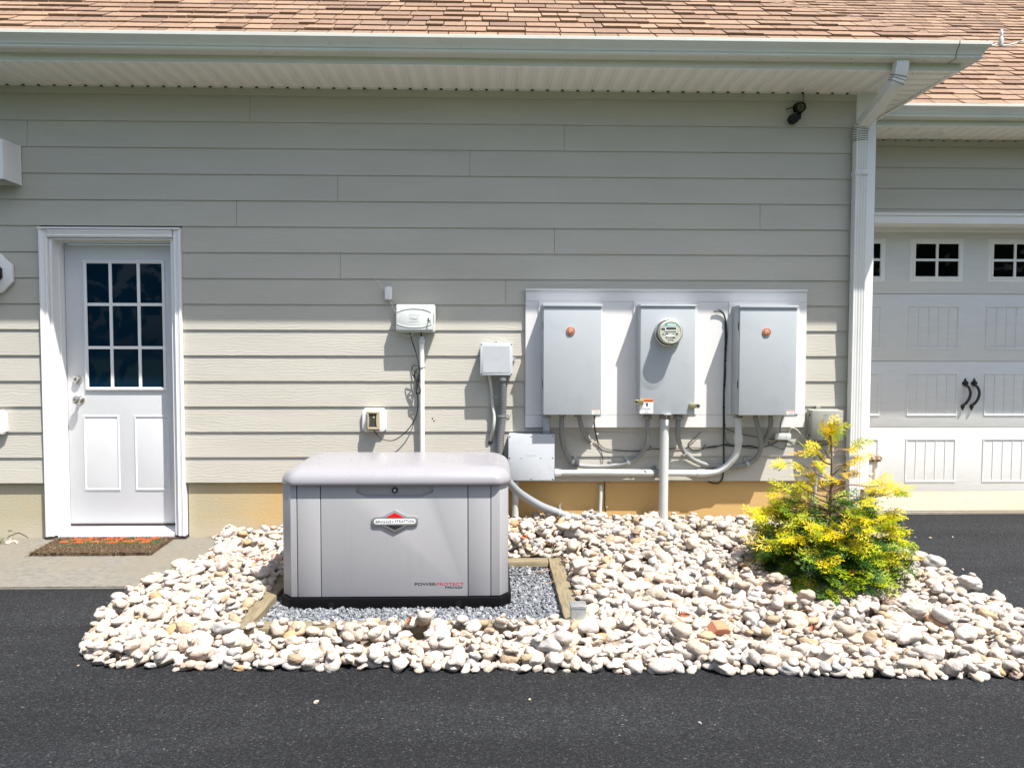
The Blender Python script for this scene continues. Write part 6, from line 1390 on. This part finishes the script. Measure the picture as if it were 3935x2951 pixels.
for i, (vx, vy) in enumerate([(1600, 1395), (1910, 1405), (1780, 1390), (1165, 1200), (1020, 1352), (1850, 1430), (1340, 1400), (730, 1190), (1150, 1240), (1175, 1265)]):
    p = bedpt(vx, vy) if i < 8 else SZ(vx*1.779, vy*1.779, 0.055); o = bpy.data.objects.new('twig', tm[i % 2]); C.objects.link(o); o.location = p+Vector((0, 0, 0.012)); o.rotation_euler = (0, rng.uniform(-.15, .15), rng.uniform(0, 6.28)); s_ = rng.uniform(0.5, 1.0); o.scale = (s_, 1, 1)
    meta(o, 'thin brown dry twig lying across the stones or gravel', 'twig', 'dry twigs on the stones')
for i, (X, Y) in enumerate(((3574, 2068), (3517, 2066), (3661, 2065), (3700, 2190), (1216, 2700), (2035, 2690), (300, 2560), (2690, 2780))):
    z = asph(SZ(X, Y, 0.05).y)
    for _ in range(5): z = asph(SZ(X, Y, z).y)
    p = SZ(X, Y, z); o = bpy.data.objects.new('pebble', list(meshes.values())[i % 5]); C.objects.link(o); o.location = p+Vector((0, 0, 0.004)); s_ = rng.uniform(0.12, 0.24); o.scale = (s_, s_*0.7, s_*0.5); o.rotation_euler = (0, 0, rng.uniform(0, 6))
    meta(o, 'tiny pale pebble lying loose on the black asphalt', 'pebble', 'loose pebbles on the asphalt')
# ================================================================ golden shrub
sp = bedpt(1806, 1252); sx_, sy_ = sp.x-0.03, sp.y+0.06; sz_ = float(ground_h(sx_, sy_))+0.01
ztop = S(1812*1.779, 912*1.779, sy_).z; HS = ztop-sz_
sh = thing('shrub', 'golden green conifer shrub growing in the white stones by the corner', 'shrub', (sx_, sy_, sz_))
q = random.Random(5); bmw = B()
def trunk_pt(t): return Vector((sx_+0.02*math.sin(t*3.0)+0.0*t, sy_+0.015*math.sin(t*5), sz_+HS*0.93*t))
tp = [trunk_pt(i/9) for i in range(10)]; sweep(bmw, smooth_path(tp, 3), circ(1.0, 9), scale=[0.017*(1-0.85*i/27)+0.0015 for i in range(28)])
fv, ff_, fc = [], [], []
def leafq(a, d, n, L, w, col):
    """one pointed scale-leaf blade from a along d"""
    s_ = d.cross(n)
    if s_.length < 1e-6: s_ = d.orthogonal()
    s_.normalize(); b = len(fv); fv.extend([a[:], (a+d*L*0.45+s_*w)[:], (a+d*L)[:], (a+d*L*0.45-s_*w)[:]]); ff_.append((b, b+1, b+2, b+3)); fc.extend([(*col, 1)]*4)
def spray(p, d, n, L, col, col2):
    """flat fan: axis, alternate branchlets, each with short blades"""
    d = d.normalized(); n = (n-d*n.dot(d)).normalized(); sd = d.cross(n); nb = 8
    leafq(p, d, n, L*1.02, 0.0028, col2)
    for i in range(nb):
        t = (i+0.6)/nb; sg = 1 if i % 2 else -1; a = p+d*(L*t); l2 = L*0.52*(1-0.62*t)*q.uniform(0.8, 1.2); an = R(q.uniform(34, 52)); dd = (d*math.cos(an)+sd*sg*math.sin(an)+n*q.uniform(-.22, .12)).normalized()
        leafq(a, dd, n, l2, 0.0034, col)
        for j in range(4):
            t2 = (j+0.8)/4.4; s2 = 1 if j % 2 else -1; an2 = R(q.uniform(28, 44)); s3 = dd.cross(n).normalized()
            d3 = (dd*math.cos(an2)+s3*s2*math.sin(an2)+n*q.uniform(-.15, .15)).normalized(); leafq(a+dd*(l2*t2), d3, n, l2*0.48*(1-0.35*t2)+0.005, 0.0030, col if q.random() < 0.75 else col2)
GOLD = [(0.62, 0.52, 0.006), (0.55, 0.50, 0.007), (0.66, 0.50, 0.012), (0.46, 0.47, 0.008)]; ORG = [(0.58, 0.36, 0.02), (0.62, 0.42, 0.02)]; LIME = [(0.27, 0.36, 0.008), (0.33, 0.40, 0.010), (0.17, 0.27, 0.010)]; GRN = [(0.035, 0.10, 0.010), (0.05, 0.135, 0.011), (0.022, 0.07, 0.012)]
def pick(h, outer):
    u = q.random(); g_ = 0.55*h*1.5+0.55*(outer-0.55)+q.gauss(0, 0.14)
    if h > 0.55: return q.choice(ORG) if u < 0.32 else q.choice(GOLD) if u < 0.88 else q.choice(LIME)
    if g_ > 0.47: return q.choice(GOLD)
    if g_ > 0.31: return q.choice(LIME)
    return q.choice(GRN)
def branch(h, az, L, rise, droop, dens=1.0, rad=0.006):
    base = trunk_pt(h); rise += q.uniform(-.12, .2); dirh = Vector((math.cos(az), math.sin(az), 0)); pts = []
    for i in range(9):
        t = i/8; pts.append(base+dirh*(L*t)+Vector((0, 0, L*(rise*t-droop*t*t)))+Vector((0, 0, 0.012*math.sin(t*7+az))))
    sweep(bmw, pts, circ(1.0, 6), scale=[rad*(1-0.85*i/8)+0.0009 for i in range(9)])
    ns = max(3, int(L*(40 if h < 0.4 else 30)*dens))
    for k in range(ns):
        t = q.uniform(0.22, 1.0)**0.8; i = min(7, int(t*8)); f_ = t*8-i; p = pts[i].lerp(pts[i+1], f_); tg = (pts[i+1]-pts[i]).normalized(); sd = tg.cross(Vector((0, 0, 1))).normalized()
        sg = q.choice((-1, 1)); an = R(q.uniform(15, 65)); d = (tg*math.cos(an)+sd*sg*math.sin(an)+Vector((0, 0, q.uniform(-0.35, 0.55)))).normalized()
        n = (Vector((0, 0, 1))+Vector((q.uniform(-.9, .9), q.uniform(-1.3, .3), q.uniform(-.2, .3)))).normalized(); l_ = q.uniform(0.07, 0.15)*(0.72+0.4*(1-h)); hh = (p.z-sz_)/HS
        c1 = pick(hh, t*min(1, L/0.28)); spray(p, d, n, l_, c1, tuple(x*0.8+0.2*y for x, y in zip(c1, GRN[1])))
    c1 = pick((pts[-1].z-sz_)/HS, 1.0); spray(pts[-2], (pts[-1]-pts[-2]), Vector((0, -.3, 1)), 0.11, c1, c1)
def Rprof(h): return float(np.interp(h, [0, 0.05, 0.2, 0.34, 0.42, 0.5, 0.6, 0.72, 0.85, 1.0], [0.39, 0.44, 0.44, 0.40, 0.33, 0.26, 0.21, 0.16, 0.10, 0.03]))
nbr = 84
for k in range(nbr):
    h = (k/nbr)**1.45*0.50+0.015; az = k*2.39996+q.uniform(-.3, .3); branch(h, az, Rprof(h)*q.uniform(0.62, 1.02), q.uniform(0.15, 0.55)+(0.15 if h < 0.1 else 0), q.uniform(0.25, 0.55), 1.0)
for h, az, L, rise, dr_ in ((0.56, 3.3, 0.32, 0.40, 0.25), (0.60, -0.2, 0.30, 0.35, 0.28), (0.52, 0.3, 0.33, 0.30, 0.22), (0.48, 3.05, 0.36, 0.35, 0.3), (0.68, 3.0, 0.27, 0.45, 0.25), (0.72, -1.2, 0.15, 0.6, 0.2), (0.75, 0.2, 0.17, 0.6, 0.25), (0.78, 2.6, 0.13, 0.7, 0.2), (0.86, 0.1, 0.15, 0.55, 0.28), (0.84, 3.4, 0.10, 0.8, 0.2), (0.64, -1.8, 0.2, 0.5, 0.2), (0.66, 1.5, 0.2, 0.5, 0.2), (0.55, -1.3, 0.25, 0.4, 0.2), (0.58, 1.9, 0.25, 0.4, 0.2), (0.92, 1.0, 0.07, 1.0, 0.1), (0.93, 4.0, 0.06, 1.2, 0.1), (0.44, -0.1, 0.40, 0.42, 0.25), (0.40, 3.3, 0.40, 0.40, 0.3)): branch(h, az, L, rise, dr_, 0.95, 0.0042)
tpv = trunk_pt(1.0)
for k in range(7): an = k*0.9; spray(trunk_pt(0.9+0.014*k), Vector((0.35*math.cos(an), 0.35*math.sin(an), 1)), Vector((math.sin(an), -1, 0.1)), 0.085, q.choice(GOLD), q.choice(ORG))
obj('trunk', bmw, M['bark'], sh, 60)
npobj('foliage', np.array(fv), np.array(ff_), [M['leaf']], sh, None, False, None, np.array(fc))
print('LEAVES', len(ff_))
# ================================================================ door mat
km2 = crop(100, 2020, 3.568)
zmat = 0.112
def gpt(X, Y, z): return SZ(100+X/3.568, 2020+Y/3.568, z)
q0, q1, q2, q3 = gpt(5, 392, 0.085), gpt(1650, 392, 0.088), gpt(2070, 138, 0.118), gpt(540, 135, 0.118)
mx0, mx1 = (q0.x+q3.x)/2+0.0, (q1.x+q2.x)/2; my0, my1 = (q0.y+q1.y)/2, min(-0.04, (q2.y+q3.y)/2)
def mz(y): return 0.098+(asph(-0.95)+0.012-0.098)*(0.03-y)/0.98
mat_ = thing('doormat', 'brown coir doormat with orange and green flower pattern at the door', 'doormat', ((mx0+mx1)/2, (my0+my1)/2, mz((my0+my1)/2)))
NXm, NYm = 190, 90; U, Vv = np.meshgrid(np.linspace(0, 1, NXm), np.linspace(0, 1, NYm)); mr = np.random.default_rng(3)
xx = mx0+(mx1-mx0)*U+mr.normal(0, 0.0012, U.shape); yy = my0+(my1-my0)*Vv+mr.normal(0, 0.0012, U.shape); zz = mz(yy)+0.020+mr.uniform(-0.004, 0.004, U.shape); eg = (U == 0) | (U == 1) | (Vv == 0) | (Vv == 1); zz = np.where(eg, mz(yy)+0.0, zz)
col = np.zeros((*U.shape, 4)); col[..., 3] = 1; br_ = np.array([0.085, 0.058, 0.034]); col[..., :3] = br_*mr.uniform(0.55, 1.5, (*U.shape, 1))
def blot(cu, cvv, ru, rv, c_):
    d_ = ((U-cu)/ru)**2+((Vv-cvv)/rv)**2+mr.normal(0, 0.22, U.shape); m_ = d_ < 1; col[m_, :3] = np.array(c_)*mr.uniform(0.7, 1.15, (int(m_.sum()), 1))
for cu in (0.18, 0.36, 0.54, 0.72, 0.86): blot(cu, 0.66, 0.11, 0.16, (0.045, 0.085, 0.03))
for cu, cvv, ru in ((0.20, 0.85, 0.055), (0.31, 0.92, 0.05), (0.29, 0.80, 0.035), (0.47, 0.86, 0.06), (0.58, 0.93, 0.045), (0.57, 0.80, 0.03), (0.75, 0.85, 0.06), (0.86, 0.92, 0.04), (0.84, 0.79, 0.03), (0.13, 0.69, 0.055), (0.26, 0.66, 0.055), (0.40, 0.70, 0.06), (0.54, 0.66, 0.06), (0.68, 0.70, 0.06), (0.82, 0.66, 0.055)): blot(cu, cvv, ru, 0.055, (0.50, 0.095, 0.025))
ii = np.arange(NXm*NYm).reshape(NYm, NXm); fq = np.stack([ii[:-1, :-1], ii[:-1, 1:], ii[1:, 1:], ii[1:, :-1]], -1).reshape(-1, 4)
npobj('mat', np.stack([xx, yy, zz], -1).reshape(-1, 3), fq, [M['coir']], mat_, None, False, None, col.reshape(-1, 4))
fvv, fff, fcc = [], [], []
for k in range(5200):
    u, v_ = mr.uniform(-0.004, 1.004), mr.uniform(-0.02, 1.0); x = mx0+(mx1-mx0)*u; y = my0+(my1-my0)*v_; z = mz(y)+0.019; an = mr.uniform(0, 6.28); L = mr.uniform(0.012, 0.038); up = mr.uniform(0.0, 0.010); c_ = col[min(NYm-1, max(0, int(v_*NYm))), min(NXm-1, max(0, int(u*NXm))), :3]*mr.uniform(0.7, 1.5)
    if mr.random() < 0.05: c_ = np.array([0.32, 0.25, 0.15])
    dx, dy = math.cos(an)*L, math.sin(an)*L; wx, wy = -math.sin(an)*0.0011, math.cos(an)*0.0011; b = len(fvv)
    fvv += [(x-wx, y-wy, z), (x+wx, y+wy, z), (x+dx+wx, y+dy+wy, z+up), (x+dx-wx, y+dy-wy, z+up)]; fff.append((b, b+1, b+2, b+3)); fcc += [(*c_, 1)]*4
npobj('fibres', np.array(fvv), np.array(fff), [M['coir']], mat_, None, False, None, np.array(fcc))['kind'] = 'stuff'
# ================================================================ stool in front of the garage
ks = crop(3250, 1700, 5.53); YSt = 1.13
sr = ks(755, 350, YSt).x+0.02; szt = ks(600, 235, YSt).z-0.01; szb = ks(600, 405, YSt).z; zfl = 0.124
stl = thing('stool', 'cream painted stool with a woven seagrass seat beside the corner', 'stool', (sr-0.19, YSt+0.15, zfl))
x1_ = sr-0.02; x0_ = sr-0.37; y0_ = YSt+0.0; y1_ = YSt+0.33
lw = 0.021
for lx in (x0_+0.035, x1_-0.035):
    for ly in (y0_+0.035, y1_-0.035): bm = B(); cyl(bm, (lx, ly, zfl), (lx, ly, szb+0.005), lw, 16); obj('leg', bm, M['creampaint'], stl)
bm = B()
for yy_ in (y0_+0.035, y1_-0.035): box(bm, (x0_+0.057, yy_-0.012, szb-0.032), (x1_-0.057, yy_+0.012, szb+0.004), 0.003)
for xx_ in (x0_+0.035, x1_-0.035): box(bm, (xx_-0.012, y0_+0.057, szb-0.032), (xx_+0.012, y1_-0.057, szb+0.004), 0.003)
obj('seat_rail', bm, M['creampaint'], stl)
for za in (0.12, 0.22):
    bm = B(); cyl(bm, (x0_+0.04, y0_+0.035, zfl+za), (x1_-0.04, y0_+0.035, zfl+za), 0.010, 12); obj('stretcher', bm, M['creampaint'], stl)
    bm = B(); cyl(bm, (x1_-0.035, y0_+0.04, zfl+za-0.03), (x1_-0.035, y1_-0.04, zfl+za-0.03), 0.010, 12); obj('stretcher', bm, M['creampaint'], stl)
# woven seat: cords running over the rails
sv, sf, scl = [], [], []; cxm, cym = (x0_+x1_)/2, (y0_+y1_)/2; hx, hy = (x1_-x0_)/2, (y1_-y0_)/2
bmS = B()
for k in range(30):
    yk = y0_+0.005+(y1_-y0_-0.01)*k/29; crown = 0.022*(1-((yk-cym)/hy)**2)
    pts = [(x0_+0.012, yk, szb+0.002), (x0_-0.0, yk, szb+0.018), (x0_+0.015, yk+rng.uniform(-.002, .002), szb+0.036+crown*0.3), (cxm, yk, szb+0.040+crown), (x1_-0.015, yk+rng.uniform(-.002, .002), szb+0.036+crown*0.3), (x1_+0.0, yk, szb+0.018), (x1_-0.012, yk, szb+0.002)]
    tube(bmS, pts, 0.0072, 7)
for k in range(32):
    xk_ = x0_+0.008+(x1_-x0_-0.016)*k/31; crown = 0.022*(1-((xk_-cxm)/hx)**2)
    for ys_, s_ in ((y0_, 1), (y1_, -1)):
        pts = [(xk_, ys_+s_*0.01, szb+0.001), (xk_, ys_-s_*0.006, szb+0.016), (xk_+0.004, ys_+s_*0.008, szb+0.036+crown*0.25), (xk_+0.003, ys_+s_*(0.03+0.05*((k*7) % 5)/5), szb+0.044+crown*0.6)]
        tube(bmS, pts, 0.0070, 7)
so_ = obj('woven_seat', bmS, M['straw'], stl, 180)
a_ = so_.data.color_attributes.new('Col', 'FLOAT_COLOR', 'POINT'); nv = len(so_.data.vertices)
pc_ = np.array([(0.20, 0.13, 0.085, 1), (0.34, 0.25, 0.17, 1), (0.42, 0.32, 0.24, 1), (0.13, 0.085, 0.06, 1)], np.float32); a_.data.foreach_set('color', pc_[(np.arange(nv)//70) % 4].ravel())
# ================================================================ grass and chips at the left edge
ge = SZ(3, 2085, 0.10); bm = B(); q = random.Random(8)
gt_ = thing('grass_tuft', 'small green grass tuft at the left edge beside the landing', 'grass', (ge.x-0.03, ge.y, 0.07))
for k in range(150):
    x = ge.x-0.06+q.gauss(0, 0.035); y = ge.y+q.gauss(0, 0.05); L = q.uniform(0.05, 0.11); an = q.uniform(0, 6.28); ln_ = q.uniform(0.1, 0.6); w_ = 0.0022; z0 = 0.06
    d = Vector((math.cos(an)*ln_, math.sin(an)*ln_, 1)).normalized(); s_ = Vector((-math.sin(an), math.cos(an), 0))*w_; p = Vector((x, y, z0)); m1 = p+d*L*0.55; m2 = p+d*L+Vector((math.cos(an), math.sin(an), -0.4))*L*0.25
    v = [bm.verts.new(t) for t in (p-s_, p+s_, m1+s_*0.8, m1-s_*0.8, m2)]; bm.faces.new((v[0], v[1], v[2], v[3])); bm.faces.new((v[3], v[2], v[4]))
obj('blades', bm, M['grass'], gt_, None)
for i, (X, Y) in enumerate(((20, 2078), (42, 2075), (58, 2080), (36, 2084), (10, 2066), (64, 2084))):
    p = SZ(X, Y, 0.095); o = bpy.data.objects.new('stone_chip', meshes[(1, 'cream')] if (1, 'cream') in meshes else list(meshes.values())[0]); C.objects.link(o); o.location = p; s_ = rng.uniform(0.25, 0.5); o.scale = (s_, s_*0.8, s_*0.5); o.rotation_euler = (0, 0, rng.uniform(0, 6)); meta(o, 'small pale stone chip by the foundation crack left of the door', 'stone chip', 'stone chips by the foundation')
bm = B(); v = [(-4.6, 0.03), (-4.6, -1.0), (-4.15, -0.95), (-3.43, 0.03)]; top = [bm.verts.new((x, y, 0.088 if y > -0.5 else 0.045)) for x, y in v]; bm.faces.new(top); bmesh.ops.recalc_face_normals(bm, faces=bm.faces[:])
for f in bm.faces:
    if f.normal.z < 0: f.normal_flip()
meta(obj('side_bed', bm, M['soil'], None, None), 'soil strip left of the landing', None, None, 'structure')
